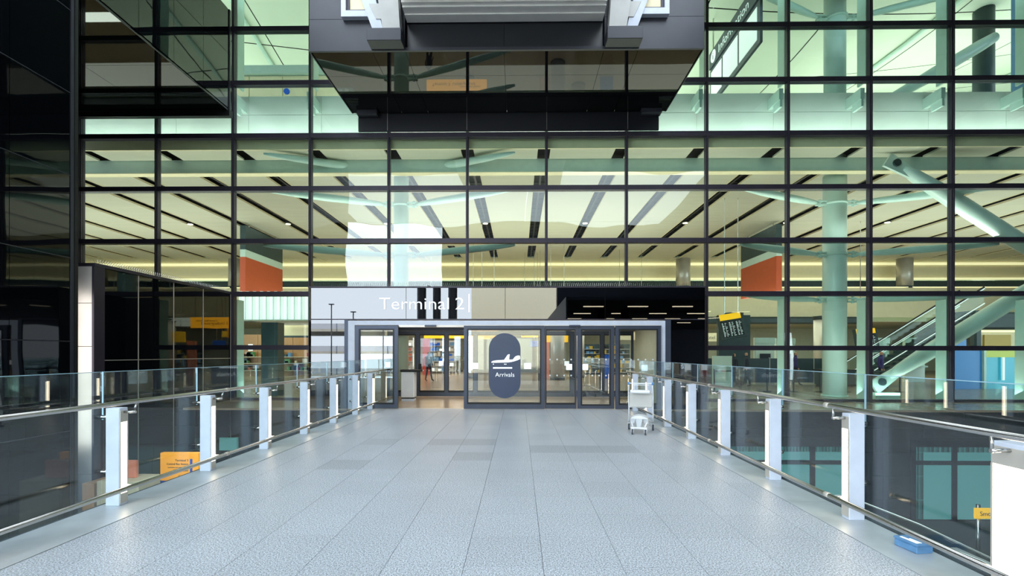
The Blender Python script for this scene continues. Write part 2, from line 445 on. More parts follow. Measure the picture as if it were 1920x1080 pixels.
balustrade(-1); balustrade(1)

# ------------------------------------------------------------------ front curtain wall
D = 16.4
MXS = [-15.05, -12.40, -9.765, -7.12, -4.433, -1.758, .922, 3.626, 6.317, 9.031, 11.768, 14.474, 17.18, 19.89]
TZ = [0.0, 1.795, 3.62, 5.415, 7.2, 9.0, 10.8, 12.64, 14.48]
wf = struct('wall_front', (0, D, 0))
for k, x in enumerate(MXS):
    z0 = 3.55 if -6.2 < x < 5.5 else 0.0
    MB().box(x - .045, x + .045, D - .07, D + .10, z0, 14.6).box(x - .02, x + .02, D - .12, D - .07, z0, 14.6).build('mullion', 'frame', wf)
    for za, zb in ((0.02, 3.45), (10.85, 17.5)):
        if za < 1 and -6.2 < x < 5.5: continue
        bx('glazing_fin', 'fin', wf, x - .035, x + .035, D + .14, D + .56, za, zb)
for j, z in enumerate(TZ):
    segs = [(-15.26, 21.0)]
    if z < 3.0: segs = [(-15.26, -7.1), (6.25, 21.0)]
    if z == 0.0: segs = [(-15.26, -7.1), (6.25, 21.0)]
    for a, b in segs:
        bx('transom', 'frame', wf, a, b, D - .10, D + .10, z - .078, z + .078)
for j in range(len(TZ) - 1):
    for a, b in zip(MXS[:-1], MXS[1:]):
        if j < 2 and a > -7.3 and b < 6.5: continue
        if j >= 5 and a > -5.6 and b < 4.8: continue
        inst('glass_pane', 'curtain_low' if j < 2 else 'curtain', wf, a + .045, b - .045, D - .012, D + .012, TZ[j] + .078, TZ[j + 1] - .078)
bx('spandrel', 'black_panel', wf, -5.42, 4.66, D - .20, D - .12, 9.08, 9.70)
for x in (-4.433, -1.758, .922, 3.626):
    bx('joint_strip', 'steel_panel', wf, x - .006, x + .006, D - .207, D - .2, 9.10, 9.68)
bx('infill_panel', 'black_panel', wf, -7.10, -6.0, D - .05, D + .05, 0, 3.5)
bx('infill_panel', 'black_panel', wf, 5.2, 6.24, D - .05, D + .05, 0, 3.5)
bx('upper_wall', 'black_panel', wf, -24, 26, D - .1, D + .3, 14.6, 18.6)
# lower storey cladding
wl = struct('wall_lower', (0, D, -4))
xs_ = [-16 + 1.345 * k for k in range(0, 30)]
wins = [(7.35, 9.7), (10.0, 11.25), (13.3, 14.43), (14.68, 15.82), (16.1, 17.2)]
bx('backing', 'ink', wl, -16.5, 26, D + .10, D + .2, -4.0, -.08)
for a, b in zip(xs_[:-1], xs_[1:]):
    for za, zb in ((-.9, -.09), (-1.7, -.91), (-2.5, -1.71), (-3.3, -2.51), (-4.0, -3.31)):
        if 13.0 < (a + b) / 2 < 17.4 and zb < -.95: continue
        if 7.0 < (a + b) / 2 < 11.2 and zb < -.95: continue
        inst('stone_panel', 'stone', wl, a + .006, b - .006, D + .02, D + .10, za, zb)
for (a, b, nm) in ((13.14, 17.4, 1), (6.9, 11.4, 2)):
    wn = struct('window_%d' % nm, (a, D, -4))
    n = 3 if nm == 1 else 3
    for k in range(n):
        x0 = a + .16 + k * (b - a - .1) / n; x1 = a + (k + 1) * (b - a - .1) / n
        bx('pane', 'aqua', wn, x0, x1, D + .02, D + .05, -1.98, -1.52)
        bx('pane', 'aqua', wn, x0, x1, D + .02, D + .05, -3.95, -2.12)
    MB().box(a, b, D - .02, D + .08, -1.52, -1.2).box(a, b, D - .02, D + .08, -2.12, -1.98).build('window_frame', 'stone', wn)
    for k in range(n + 1):
        x0 = a + k * (b - a - .16) / n
        bx('window_mullion', 'frame', wn, x0, x0 + .16, D - .03, D + .08, -4, -1.52)

# ------------------------------------------------------------------ left black glass volumes
wlft = struct('wall_left', (-9.80, 8, -4))
WX = -9.80
zs = [-4, -2.0, -.1, 1.86, 3.68, 5.48, 7.28, 9.08, 10.9, 12.7]
ysl = [5.25, 5.9, 6.46, 7.80, 9.15, 10.49]
bx('backing', 'ink', wlft, WX - .5, WX - .04, 5.25, 10.49, -4, 13.2)
for a, b in zip(ysl[:-1], ysl[1:]):
    for za, zb in zip(zs[:-1], zs[1:]):
        inst('glass_panel', 'black_glass', wlft, WX - .04, WX, a + .006, b - .006, za + .012, zb - .012)
for z in zs[1:]:
    bx('joint_trim', 'charcoal', wlft, WX - .01, WX + .010, 5.25, 10.49, z - .008, z + .008)
bx('corner_trim', 'charcoal', wlft, WX, WX + .02, 10.41, 10.48, -4, 13.2)
bx('corner_post', 'frame_in', wlft, WX - .5, WX + .03, 10.49, 10.57, -4, 13.2)
bx('return_wall', 'black_panel', wlft, -24, WX - .5, 10.3, 10.57, -4, 13.2)
# upper black box and its soffit
wu = struct('wall_left_upper', (WX, 13.5, 9.78))
yu = [10.60, 12.30, 13.57, 14.85, 16.24]
zu = [9.86, 11.7, 13.2]
for a, b in zip(yu[:-1], yu[1:]):
    for za, zb in zip(zu[:-1], zu[1:]):
        inst('glass_panel', 'black_glass', wu, WX - .04, WX, a + .006, b - .006, za + .008, zb - .008)
    for xa, xb in zip([-20.2, -17.5, -14.9, -12.4], [-17.5, -14.9, -12.4, WX]):
        inst('soffit_panel', 'black_soffit', wu, xa + .006, xb - .006, a + .006, b - .006, 9.78, 9.83)
bx('backing', 'ink', wu, -20.2, WX - .05, 10.6, 16.24, 9.85, 13.2)
bx('corner_trim', 'charcoal', wu, WX - .06, WX + .03, 16.16, 16.24, 9.74, 13.2)
bx('bottom_frame', 'frame_in', wu, -20.2, WX + .06, 16.10, 16.28, 9.58, 9.80)
bx('bottom_edge', 'charcoal', wu, WX - .01, WX + .012, 10.60, 16.16, 9.77, 9.79)
# side wall closing the recess
bx('wall_recess', 'black_panel', None, -15.9, -15.3, 10.6, 16.3, -4, 9.7, kind='structure')
# lower left block
wb = struct('wall_left_lower', (WX, 13.7, -4))
yb_ = [11.26, 12.30, 13.57, 14.85, 16.28]
for a, b in zip(yb_[:-1], yb_[1:]):
    for za, zb in ((-4, -.1), (-.1, 1.43), (1.43, 3.60)):
        inst('glass_panel', 'black_glass', wb, WX - .04, WX, a + .006, b - .006, za + .008, zb - .008)
    bx('joint_trim', 'steel_panel', wb, WX - .008, WX + .012, b - .009, b + .009, -4, 3.6)
bx('joint_trim', 'steel_panel', wb, WX - .008, WX + .012, 11.26, 16.28, 1.422, 1.438)
bx('backing', 'ink', wb, WX - .45, WX - .05, 11.26, 16.28, -4, 3.60)
bx('top_cap', 'frame', wb, WX - .5, WX + .04, 10.98, 16.28, 3.60, 3.68)
m = MB()
for k in range(70):
    y = 11.2 + k * .072
    for d in (-.06, .0, .06):
        m.tube([(WX - .1 + d * .3, y, 3.68), (WX - .1 + d * 2, y + .02, 3.80)], .003, 3, cap=False)
m.build('bird_spikes', 'steel', wb, kind='stuff')
ec = struct('trim_3', (WX, 11.2, -4))
for za, zb in ((-4, -1.2), (-1.19, 1.75), (1.76, 2.75), (2.76, 3.60)):
    MB().bbox(WX - .38, WX - .02, 10.98, 11.24, za, zb, b=.012).build('column_cladding', 'clad', ec)
bx('corner_bead', 'frame', ec, WX - .02, WX + .03, 10.97, 11.26, -4, 3.60)

# ------------------------------------------------------------------ black portal box above the entrance
pb = struct('wall_portal', (-.35, 14.5, 9.66))
PX = [-5.6, -3.93, -3.04, -.41, 2.25, 3.16, 4.87]
PY = [12.85, 14.0, 15.16, 16.16]
bx('backing', 'ink', pb, -5.56, 4.83, 13.10, 16.16, 9.74, 13.0)
for a, b in zip(PX[:-1], PX[1:]):
    for c, d in zip(PY[:-1], PY[1:]):
        bx('soffit_panel', 'black_soffit', pb, a + .005, b - .005, c + .005, d - .005, 9.66, 9.72)
    mid = a > -3.1 and b < 2.3
    for za, zb in ((9.72, 10.49), (10.50, 11.6), (11.61, 13.0)):
        o = .20 if mid else 0
        bx('fascia_panel', 'black_panel' if mid else 'charcoal', pb, a + .005, b - .005, 12.80 + o, 12.88 + o, za, zb)
bx('edge_trim', 'charcoal', pb, -5.6, 4.87, 12.78, 12.85, 9.64, 9.72)
bx('side_panel', 'charcoal', pb, -5.62, -5.56, 12.85, 16.16, 9.66, 13)
bx('side_panel', 'charcoal', pb, 4.83, 4.89, 12.85, 16.16, 9.66, 13)
for x in (-5.05, 4.35):
    bx('end_bracket', 'charcoal', pb, x - .33, x + .33, 15.9, 16.19, 9.52, 9.655)
for a, b in ((-3.93, -3.04), (2.25, 3.16)):
    MB().bbox(a + .005, b - .005, 12.38, 12.79, 9.66, 9.96, b=.01).build('corbel', 'charcoal', pb)
# white upper footbridge overhead
ub = thing('upper_footbridge', 'white clad underside of an upper footbridge resting on the black portal box', 'footbridge', (-.4, 8, 10.5))
bx('edge_lip', 'under', ub, -3.02, 2.23, 12.66, 12.96, 10.50, 10.58)
bx('edge_beam', 'under', ub, -3.02, 2.23, 12.42, 12.66, 10.53, 10.75)
bx('step_beam', 'under', ub, -3.02, 2.23, 12.30, 12.42, 10.57, 10.75)
xs2 = [-3.02 + .875 * k for k in range(7)]
for c, d in ((11.2, 12.28), (9.7, 11.18), (8.2, 9.68), (6.7, 8.18)):
    for a, b in zip(xs2[:-1], xs2[1:]):
        inst('cladding_panel', 'under', ub, a + .004, b - .004, c, d, 10.62, 10.66)
bx('deck', 'under', ub, -3.02, 2.23, 6.7, 12.96, 10.75, 10.95)
def leg(s):
    cx = -.39
    t = thing('support_leg', 'pale steel box leg of the upper footbridge, %s one, standing on the black portal box' % ('left' if s < 0 else 'right'), 'column', (cx + s * 2.9, 12.6, 9.96))
    X = lambda v: cx + s * v
    def slab(name, mat, b0, b1, t0, t1, y0, y1, z0, z1):
        p = [(X(b0), z0), (X(b1), z0), (X(t1), z1), (X(t0), z1)]
        MB().prism(p, 'y', y0, y1).build(name, mat, t)
    slab('front_leg', 'white2', 2.69, 3.14, 2.79, 3.36, 12.42, 12.74, 9.99, 11.4)
    slab('rear_leg', 'white', 3.16, 3.42, 3.50, 3.95, 12.60, 12.76, 9.99, 11.4)
    slab('cross_plate', 'white2', 3.1, 3.36, 3.2, 3.55, 12.58, 12.62, 10.35, 10.75)
    bx('foot_plate', 'charcoal', t, min(X(2.66), X(3.5)), max(X(2.66), X(3.5)), 12.40, 12.77, 9.965, 9.99)
    wn = struct('window_%d' % (3 if s < 0 else 4), (X(3.9), 12.7, 10.5))
    a, b = min(X(3.45), X(4.30)), max(X(3.45), X(4.30))
    MB().box(a, b, 12.64, 12.79, 10.46, 10.62).box(a, a + .12, 12.64, 12.79, 10.62, 12.2).box(b - .12, b, 12.64, 12.79, 10.62, 12.2).box(a, b, 12.64, 12.79, 12.2, 12.3).build('window_frame', 'white', wn)
    MB().box(a + .12, b - .12, 12.70, 12.79, 10.62, 10.68).box(a + .12, a + .2, 12.70, 12.79, 10.68, 12.2).box(b - .2, b - .12, 12.70, 12.79, 10.68, 12.2).build('inner_frame', 'frame', wn)
    bx('pane', 'bulk', wn, a + .2, b - .2, 12.74, 12.78, 10.68, 12.2)
leg(-1); leg(1)

# ------------------------------------------------------------------ entrance portal (sign box) and doors
B = 13.95
eb = thing('entrance_porch', 'dark mirrored glass porch over the sliding doors with the Terminal 2 lettering', 'porch', (-.38, 15, 0))
BX = [-6.10, -3.27, -.40, 2.48, 5.34]
for a, b in zip(BX[:-1], BX[1:]):
    bx('sign_panel', 'sign_glass', eb, a + .006, b - .006, B, B + .03, 2.60, 3.50)
MB().box(-6.06, 5.30, B + .04, B + .5, 2.62, 3.50).build('panel_backing', 'ink', eb)
MB().box(-6.12, 5.36, B - .03, B + .4, 3.50, 3.54).box(-6.12, 5.36, B - .005, B + .03, 2.57, 2.60).build('frame_trim', 'frame', eb)
bx('side_panel', 'sign_glass', eb, -6.10, -5.06, B, B + .03, 0, 2.57)
bx('side_panel', 'sign_glass', eb, 4.36, 5.34, B, B + .03, 0, 2.57)
MB().box(-6.06, -5.1, B + .04, B + .12, 0, 2.57).box(4.4, 5.3, B + .04, B + .12, 0, 2.57).build('panel_backing', 'ink', eb)
MB().box(-6.12, -6.06, B + .03, 17.8, 0, 3.5).box(5.30, 5.36, B + .03, 17.8, 0, 3.5).box(-6.12, 5.36, B + .5, 17.8, 3.44, 3.5).build('box_shell', 'black_panel', eb)
bx('inner_ceiling', 'white2', eb, -5.0, 4.3, B + .14, 17.8, 2.62, 2.68)
MB().box(-5.06, -4.96, B + .12, 17.8, 0, 2.62).box(4.26, 4.36, B + .12, 17.8, 0, 2.62).build('inner_wall', 'hall_wall', eb)
# white reveal round the doors
MB().box(-4.95, 4.20, B - .02, B + .14, 2.42, 2.55).box(-4.95, -4.76, B - .02, B + .14, 0, 2.42).box(4.08, 4.20, B - .02, B + .14, 0, 2.42).build('door_reveal', 'white', eb)
MB().box(-5.06, -4.95, B - .02, B + .12, 0, 2.57).box(4.20, 4.36, B - .02, B + .12, 0, 2.57).build('jamb_panel', 'door_frame', eb)
text('Terminal', 'sign_lettering', 'white_ink', eb, -4.06, B - .012, 2.875, .36, 2.02)
text('2', 'sign_numeral', 'white_ink', eb, -1.86, B - .012, 2.875, .36, .25)
bx('sign_bar', 'white_ink', eb, -1.46, -1.425, B - .015, B - .002, 2.79, 3.32)
m = MB()
for k in range(190):
    x = -5.98 + k * .0595
    for d in (-1, 1):
        m.tube([(x, B + .1, 3.54), (x + d * .03, B + .1 + d * .05, 3.66)], .003, 3, cap=False)
m.build('bird_spikes', 'steel', eb, kind='stuff')
bx('threshold', 'steel_panel', None, -4.94, 4.19, B - .02, B + .16, -.02, .004, kind='structure', )
bpy.data.objects['threshold'].name = 'trim_4'

def leaf(n, x0, x1, y, z1, fw, bot, mat='door_glass', z0=.015, top=None, dots=True, notes=()):
    t = struct('door_%d' % n, ((x0 + x1) / 2, y, 0))
    top = top or fw
    MB().box(x0, x0 + fw, y, y + .05, z0, z1).box(x1 - fw, x1, y, y + .05, z0, z1).box(x0 + fw, x1 - fw, y, y + .05, z0, z0 + bot).box(x0 + fw, x1 - fw, y, y + .05, z1 - top, z1).build('door_frame', 'door_frame', t)
    MB().box(x0 + fw * .72, x0 + fw, y - .008, y, z0 + bot * .7, z1 - top * .7).box(x1 - fw, x1 - fw * .72, y - .008, y, z0 + bot * .7, z1 - top * .7).box(x0 + fw, x1 - fw, y - .008, y, z0 + bot * .7, z0 + bot).box(x0 + fw, x1 - fw, y - .008, y, z1 - top, z1 - top * .7).build('glazing_bead', 'frame_in', t)
    bx('glass_pane', mat, t, x0 + fw, x1 - fw, y + .018, y + .030, z0 + bot, z1 - top)
    if dots:
        m = MB(); k = int((x1 - x0 - 2 * fw) / .25) + 1; st = (x1 - x0 - 2 * fw) / k
        for r_ in (.97, 1.43):
            for i in range(k):
                m.prism(disc(x0 + fw + st * (i + .5), 0, r_, .024, 0, 10), 'y', y + .013, y + .017)
        m.build('marker_dot', 'dot', t)
    for (nx, nz, nw, nh) in notes:
        bx('notice', 'white_ink', t, nx, nx + nw, y + .012, y + .017, nz, nz + nh)
    return t
leaf(1, -4.72, -3.48, B - .10, 2.40, .15, .17, 'door_mirror', top=.13, dots=False, notes=[(-3.85, 1.2, .14, .15)])
dB = leaf(2, -1.58, .73, B - .12, 2.40, .13, .19, 'door_glass', top=.13, dots=False, notes=[(-1.32, 1.16, .15, .17), (.15, 1.16, .2, .17)])
leaf(3, .74, 1.66, B - .03, 2.40, .055, .17, top=.14, notes=[(1.36, 1.13, .17, .17)])
leaf(4, 1.68, 2.74, B - .03, 2.40, .14, .13, top=.14, notes=[(1.83, 1.13, .16, .17)])
leaf(5, 2.76, 4.06, B - .10, 2.40, .13, .17, 'door_glass', top=.13, notes=[(3.5, 1.1, .18, .18)])
# header, track and motion sensors
MB().box(-3.48, 4.06, B - .02, B + .14, 2.36, 2.42).build('door_track', 'steel_panel', eb)
for x in (-2.55, 1.6):
    MB().bbox(x - .16, x + .16, B - .11, B - .02, 2.37, 2.42, b=.01).build('motion_sensor', 'door_frame', eb)
# the big Arrivals film on the second leaf
S = 64.95
def st(px, py): return ((px - 973) / S, EYE + (662 - py) / S)
yb2 = B - .135
x0, x1 = st(917, 0)[0], st(976, 0)[0]; zb_, zt_ = st(0, 746)[1], st(0, 625)[1]; rr = (x1 - x0) / 2; cxx = (x0 + x1) / 2
poly = [(cxx + rr * math.cos(a), zt_ - rr + rr * math.sin(a)) for a in [math.pi * k / 20 for k in range(21)]] + [(cxx - rr * math.cos(a), zb_ + rr - rr * math.sin(a)) for a in [math.pi * k / 20 for k in range(21)]]
MB().prism(poly, 'y', yb2, yb2 + .006).build('arrivals_film', 'navy', dB)
pl = [(921.5, 678.8), (924, 676.8), (930, 675.6), (945.5, 674.6), (952.2, 664.8), (955.8, 664.2), (954.8, 674.2), (961.5, 674), (966, 668.5), (970.5, 666.6), (974.6, 666.8), (975.4, 671), (975.2, 673), (970, 675.4), (962, 677.9), (955, 679.2), (930, 680), (922.5, 680)]
MB().prism([st(*p) for p in pl][::-1], 'y', yb2 - .004, yb2).build('aeroplane_symbol', 'white_ink', dB)
m = MB()
for px in (925.5, 946.3, 948.9): m.prism(disc(st(px, 0)[0], 0, st(0, 682.6)[1], .016, 0, 10), 'y', yb2 - .004, yb2)
a = st(925, 688.2); b = st(960.5, 691)
m.box(a[0], b[0], yb2 - .004, yb2, b[1], a[1]).build('runway_symbol', 'white_ink', dB)
text('Arrivals', 'arrivals_lettering', 'white_ink', dB, st(929, 0)[0], yb2 - .003, st(0, 706)[1], .128, .545, ext=.002)
# inner doors
IX = [-4.86, -3.73, -2.67, -1.60, -.40, .80, 1.95, 3.05, 4.2]
for k, (a, b) in enumerate(zip(IX[:-1], IX[1:])):
    leaf(6 + k, a, b, 17.76, 2.42, .09, .22, 'door_glass', top=.16, dots=k in (1, 2, 6), notes=[(b - .28, 1.15, .17, .17)] if k in (1, 3, 5) else [])
bx('trim_5', 'door_frame', None, -5.0, 4.3, 17.74, 17.84, 2.43, 3.44, kind='structure')

# ------------------------------------------------------------------ hall inside: floor, ceiling, beam, columns
hf = bx('floor_hall', 'hall_floor', None, -40, 42, 13.96, 50, -.06, 0, kind='structure')
hc = struct('ceiling', (0, 26, 8.68))
SX = [.87 + 2.686 * k for k in range(-15, 15)]
bx('plenum', 'plenum', hc, -40, 42, D + .25, 37, 9.0, 9.06)
for ya, yb in ((D + .25, 17.6), (17.95, 21.05), (21.25, 26.0), (26.02, 30.4), (31.85, 36.0)):
    sw = .27 if yb > 17.7 else .22
    for a, b in zip(SX[:-1], SX[1:]):
        inst('ceiling_panel', 'ceil', hc, a + sw, b - sw, ya, yb, 8.68, 8.74)
for ya, yb in ((21.05, 21.25), (30.4, 31.85), (36.0, 37.6)):
    bx('ceiling_strip', 'ceil', hc, -39.4, 38.4, ya, yb, 8.69, 8.75)
for k, x in enumerate(SX):       # black fittings in the slots: rails and grilles
    m = MB().box(x - .04, x + .04, 17.95, 36, 8.76, 8.80)
    for i in range(24):
        y = 18.2 + i * .74
        m.box(x - .26, x + .26, y, y + .05, 8.80, 8.84)
    m.build('slot_grille', 'frame_in', hc)
    MB().box(x - .278, x - .268, 17.95, 37.6, 8.655, 8.74).box(x + .268, x + .278, 17.95, 37.6, 8.655, 8.74).build('slot_trim', 'bulk', hc)
hb = bx('trim_6', 'teal', None, -40, 42, 17.62, 17.92, 8.22, 8.70, kind='structure')
bx('trim_7', 'bulk', None, -40, 42, 17.60, 17.93, 8.20, 8.225, kind='structure')
bx('pelmet', 'bulk', hc, -39, 38, D + .24, D + .30, 8.66, 9.04)
# downlights
for i, k in enumerate(range(8, 24, 2)):
    x = SX[k]
    t = thing('downlight', '', 'downlight', (x, 26.1, 8.6), 'round downlights in the ceiling slots')
    t['label'] = 'round recessed downlight in a black ceiling slot, number %s from the left' % ['one', 'two', 'three', 'four', 'five', 'six', 'seven', 'eight'][i]
    MB().tube([(x, 26.1, 8.62), (x, 26.1, 8.72)], .16, 16).build('housing', 'frame_in', t)
    MB().tube([(x, 26.1, 8.60), (x, 26.1, 8.62)], .13, 16).build('lens', 'led_small', t)
# slab edge between the floors
se = struct('wall_slab_edge', (0, 17.3, 9))
for a, b in zip(MXS[:-1], MXS[1:]):
    inst('slab_panel', 'slab', se, a + .005, b - .005, 17.30, 17.36, 9.02, 10.18)
    inst('slab_panel', 'slab', se, a + .005, b - .005, 17.30, 17.36, 10.20, 10.86)
for x in MXS:
    MB().box(x - .20, x - .06, D + .15, 17.3, 10.25, 10.62).box(x - .17, x - .09, D + .15, 17.0, 10.0, 10.25).build('slab_bracket', 'fin', se)
bx('slab', 'slab', se, -40, 42, 17.36, 40, 9.10, 10.86)
# far bulkheads
wbk = struct('wall_far', (0, 38, 0))
bx('upper_bulkhead', 'bulk', wbk, -40, 42, 37.6, 37.8, 7.30, 8.75)
bx('cove_strip', 'cove', wbk, -40, 42, 37.4, 37.6, 7.28, 7.42)
bx('cove_strip', 'cove', wbk, -40, 42, 37.5, 37.6, 8.42, 8.60)
bx('recess', 'dark_teal', wbk, -40, 42, 38.8, 38.9, 6.3, 7.4)
bx('lower_bulkhead', 'bulk', wbk, -40, 42, 35.9, 36.0, 4.27, 6.45)
bx('bulkhead_top', 'hall_wall', wbk, -40, 42, 36.0, 38.8, 6.35, 6.45)
bx('cove_strip', 'cove', wbk, -40, 42, 35.86, 36.0, 6.46, 6.52)
MB().bbox(8.8, 24.9, 35.6, 35.9, 3.76, 4.30, b=.12).build('dark_fascia', 'dark_teal', wbk)
bx('dark_fascia', 'dark_teal', wbk, -26, 8.7, 35.7, 35.9, 3.9, 4.2)
bx('shop_ceiling', 'hall_wall', wbk, -40, 42, 36.0, 46, 3.95, 4.05)
bx('back_wall', 'hall_wall', wbk, -40, 42, 46, 46.2, 0, 9)
bx('wall_end', 'hall_wall', None, -40.2, -40, 16.6, 50, -.1, 18.5, kind='structure')
bx('wall_end.001', 'hall_wall', None, 42, 42.2, 16.6, 50, -.1, 18.5, kind='structure')
bx('wall_far_upper', 'roof', None, -40, 42, 44, 44.2, 9, 22, kind='structure')
# upper roof: wave of white panels
rf = struct('ceiling_roof', (0, 28, 17))
def rz(x, y): return 17.4 + 1.5 * math.sin((x * .55 + y * .8) * .16 + .6) - .05 * (y - 28)
for i in range(15):
    for j in range(6):
        x0, x1 = -40 + i * 5.35, -40 + (i + 1) * 5.35 - .06; y0, y1 = 16.4 + j * 4.7, 16.4 + (j + 1) * 4.7 - .06
        m = MB(); n = 4
        for a in range(n):
            for b in range(n):
                xa, xb = x0 + (x1 - x0) * a / n, x0 + (x1 - x0) * (a + 1) / n; ya, yb = y0 + (y1 - y0) * b / n, y0 + (y1 - y0) * (b + 1) / n
                m.add([(xa, ya, rz(xa, ya)), (xb, ya, rz(xb, ya)), (xb, yb, rz(xb, yb)), (xa, yb, rz(xa, yb))], [(0, 1, 2, 3)])
        m.build('roof_panel', 'roof', rf, smooth=True)
bx('roof_deck', 'plenum', rf, -41, 43, 16.2, 46, 20.5, 20.6)
for x in (-24.6, -13.9, -3.2, 7.4, 18.2, 28.9):
    MB().tube([(x, y, rz(x, y) - .12) for y in range(17, 44, 3)], .10, 8).build('roof_rib', 'fin', rf, smooth=True)

# round columns with bracing arms
def column(x, y, r, label, z1=17.5, arms=True, zs=(3.62, 5.33, 7.25, 9.12, 14.2)):
    t = thing('steel_column', label, 'column', (x, y, 0))
    MB().tube([(x, y, 0), (x, y, .06)], r * 1.12, 32).build('base_plate', 'fin', t, smooth=True)
    MB().tube([(x, y, .06), (x, y, 8.3)], r, 32).build('shaft', 'column', t, smooth=True)
    if z1 > 9: MB().tube([(x, y, 8.3), (x, y, z1)], r * .92, 32).build('upper_shaft', 'column', t, smooth=True)
    for z in zs:
        if not arms: break
        c = MB().tube([(x, y, z - .05), (x, y, z + .05)], r * 1.06, 32).build('collar', 'fin', t, smooth=True)
        for s in (-1, 1):
            p0 = Vector((x + s * (r + .32), y - .12, z)); p1 = Vector((x + s * 4.35, D + .2, z))
            a = MB().tube([p0.lerp(p1, f) for f in (0, .06, .25, .5, .75, .94, 1)], [.05, .09, .125, .135, .115, .07, .04], 10).build('brace_arm', 'fin', t, smooth=True)
            MB().box(min(x + s * (r - .02), x + s * (r + .36)), max(x + s * (r - .02), x + s * (r + .36)), y - .16, y - .02, z - .09, z - .03).box(min(x + s * (r - .02), x + s * (r + .36)), max(x + s * (r - .02), x + s * (r + .36)), y - .16, y - .02, z + .03, z + .09).tube([(x + s * (r + .22), y - .1, z - .13), (x + s * (r + .22), y - .1, z + .13)], .05, 10).build('clevis', 'fin', a)
    return t
column(11.90, 18.4, .395, 'thick pale green column behind the glass wall right of the entrance')
column(-4.50, 18.4, .28, 'slim pale column behind the glass wall above the left of the entrance', z1=8.6, zs=(5.33, 7.25, 9.0)[:2] + (8.5,))
column(-20.4, 18.4, .3, 'slim pale column far left behind the black glass', arms=False)
# big raking braces on the right
def brace(t, name, p0, p1, r):
    p0, p1 = Vector(p0), Vector(p1)
    d = (p1 - p0).normalized()
    b = MB().tube([p0 + d * .55, p0 + d * .95, p0 + d * 1.9, p0.lerp(p1, .5), p1 - d * .6, p1], [.10, .20, r * .92, r, r * .95, r * .8], 20).build(name, 'column', t, smooth=True)
    n = Vector((-d.z, 0, d.x))
    pts = [p0 - n * .30 - d * .1, p0 + n * .22 - d * .1, p0 + d * .9 + n * .17, p0 + d * .9 - n * .17]
    MB().quadbox([q + Vector((0, -.05, 0)) for q in pts], (0, .10, 0)).build('gusset_plate', 'column', b)
    c = p0 + d * .22
    MB().tube([c + Vector((0, -.12, 0)), c + Vector((0, .12, 0))], .13, 16).build('pin', 'dark_teal', b)
t = thing('raking_brace', 'thick pale steel brace rising from the floor right of the thick pale column', 'brace', (12.7, 17.2, 0))
brace(t, 'brace_tube', (12.55, 17.2, .50), (18.2, 17.2, 4.05), .28)
bx('footing_plate', 'column', t, 12.45, 13.3, 17.05, 17.35, 0, .24)
t = thing('raking_brace', 'thick pale steel brace running down from the hall ceiling beside the thick pale column', 'brace', (13.2, 17.2, 8.4))
brace(t, 'brace_tube', (13.05, 17.2, 8.42), (18.2, 17.2, 5.12), .28)
t = thing('raking_brace', 'pale steel brace on the upper floor at the top right', 'brace', (14.2, 19.5, 10.86))
brace(t, 'brace_tube', (14.2, 19.5, 11.4), (18.9, 19.5, 14.2), .24)
bx('footing_plate', 'column', t, 14.0, 14.6, 19.4, 19.6, 10.862, 11.3)
# grey round columns at the far bulkhead
for (x, lab) in ((12.3, 'grey round column at the far cream wall, just right of the porch'), (29.0 * .99, 'grey round column at the far cream wall, right edge side'), (-21.5, 'grey round column at the far cream wall, left side')):
    t = thing('far_column', lab, 'column', (x, 36.4, 4.3))
    MB().tube([(x, 36.4, 6.45), (x, 36.4, 8.68)], .52, 24).build('shaft', 'steel_panel', t, smooth=True)
    MB().tube([(x, 36.4, 6.45), (x, 36.4, 6.6)], .56, 24).build('collar', 'dark_teal', t, smooth=True)
# two hanging wall panels, dark above, orange below
for (s, x, lab) in ((-1, -14.78, 'large hanging panel, dark teal above and orange-red below, left of the porch'), (1, 13.68, 'large hanging panel, dark teal above and orange-red below, right of the porch')):
    t = thing('large_banner', lab.replace('hanging panel', 'hanging banner wall'), 'banner', (x, 28, 4.9))
    xa, xb = (x - .3, x) if s < 0 else (x, x + .3)
    bx('upper_panel', 'dark_teal', t, xa, xb, 25.9, 30.0, 7.2, 8.5)
    for yy in (26.5, 29.4): MB().tube([((xa + xb) / 2, yy, 8.5), ((xa + xb) / 2, yy, 8.80)], .03, 8).build('hanger', 'steel', t)
    bx('middle_band', 'teal', t, xa, xb, 25.9, 30.0, 6.8, 7.2)
    bx('lower_panel', 'orange_red', t, xa, xb, 25.9, 30.0, 4.95, 6.8)

# ------------------------------------------------------------------ hall contents
# white light baffles at the left
bf = thing('baffle_screen', 'row of white glowing vertical blades above the shop left of the porch', 'screen', (-13, 26, 3.4))
for k in range(16):
    x = -15.2 + k * .385
    bx('blade', 'white_ink', bf, x, x + .15, 26.0, 26.6, 3.42, 4.95)
    bx('blade_gap', 'slab', bf, x + .16, x + .24, 26.3, 26.6, 3.42, 4.95)
bx('blade_rail', 'teal', bf, -15.3, -9.0, 26.0, 26.6, 3.36, 3.42)
for k in range(10):
    bx('ceiling_slat', 'white2', bf, -15.3, -8.2, 26.8 + k * .5, 27.1 + k * .5, 3.42, 3.46)
bx('shop_header', 'bulk', bf, -17, -8.0, 31.8, 32.0, 2.75, 3.55)
bx('header_shadow_gap', 'dark_teal', bf, -17, -8.0, 31.75, 31.85, 2.62, 2.75)  # solid dark teal strip below the shop header
sh = thing('shop_wall', 'light wooden shop wall with shelves of goods left of the porch', 'shop', (-14, 34, 0))
for k in range(9):
    inst('wood_panel', 'wood', sh, -21 + k * 1.25, -21 + k * 1.25 + 1.22, 34.0, 34.1, 0, 2.9)
for z in (.35, .85, 1.3):
    bx('shelf', 'cream', sh, -20, -11.0, 33.5, 34.0, z, z + .04)
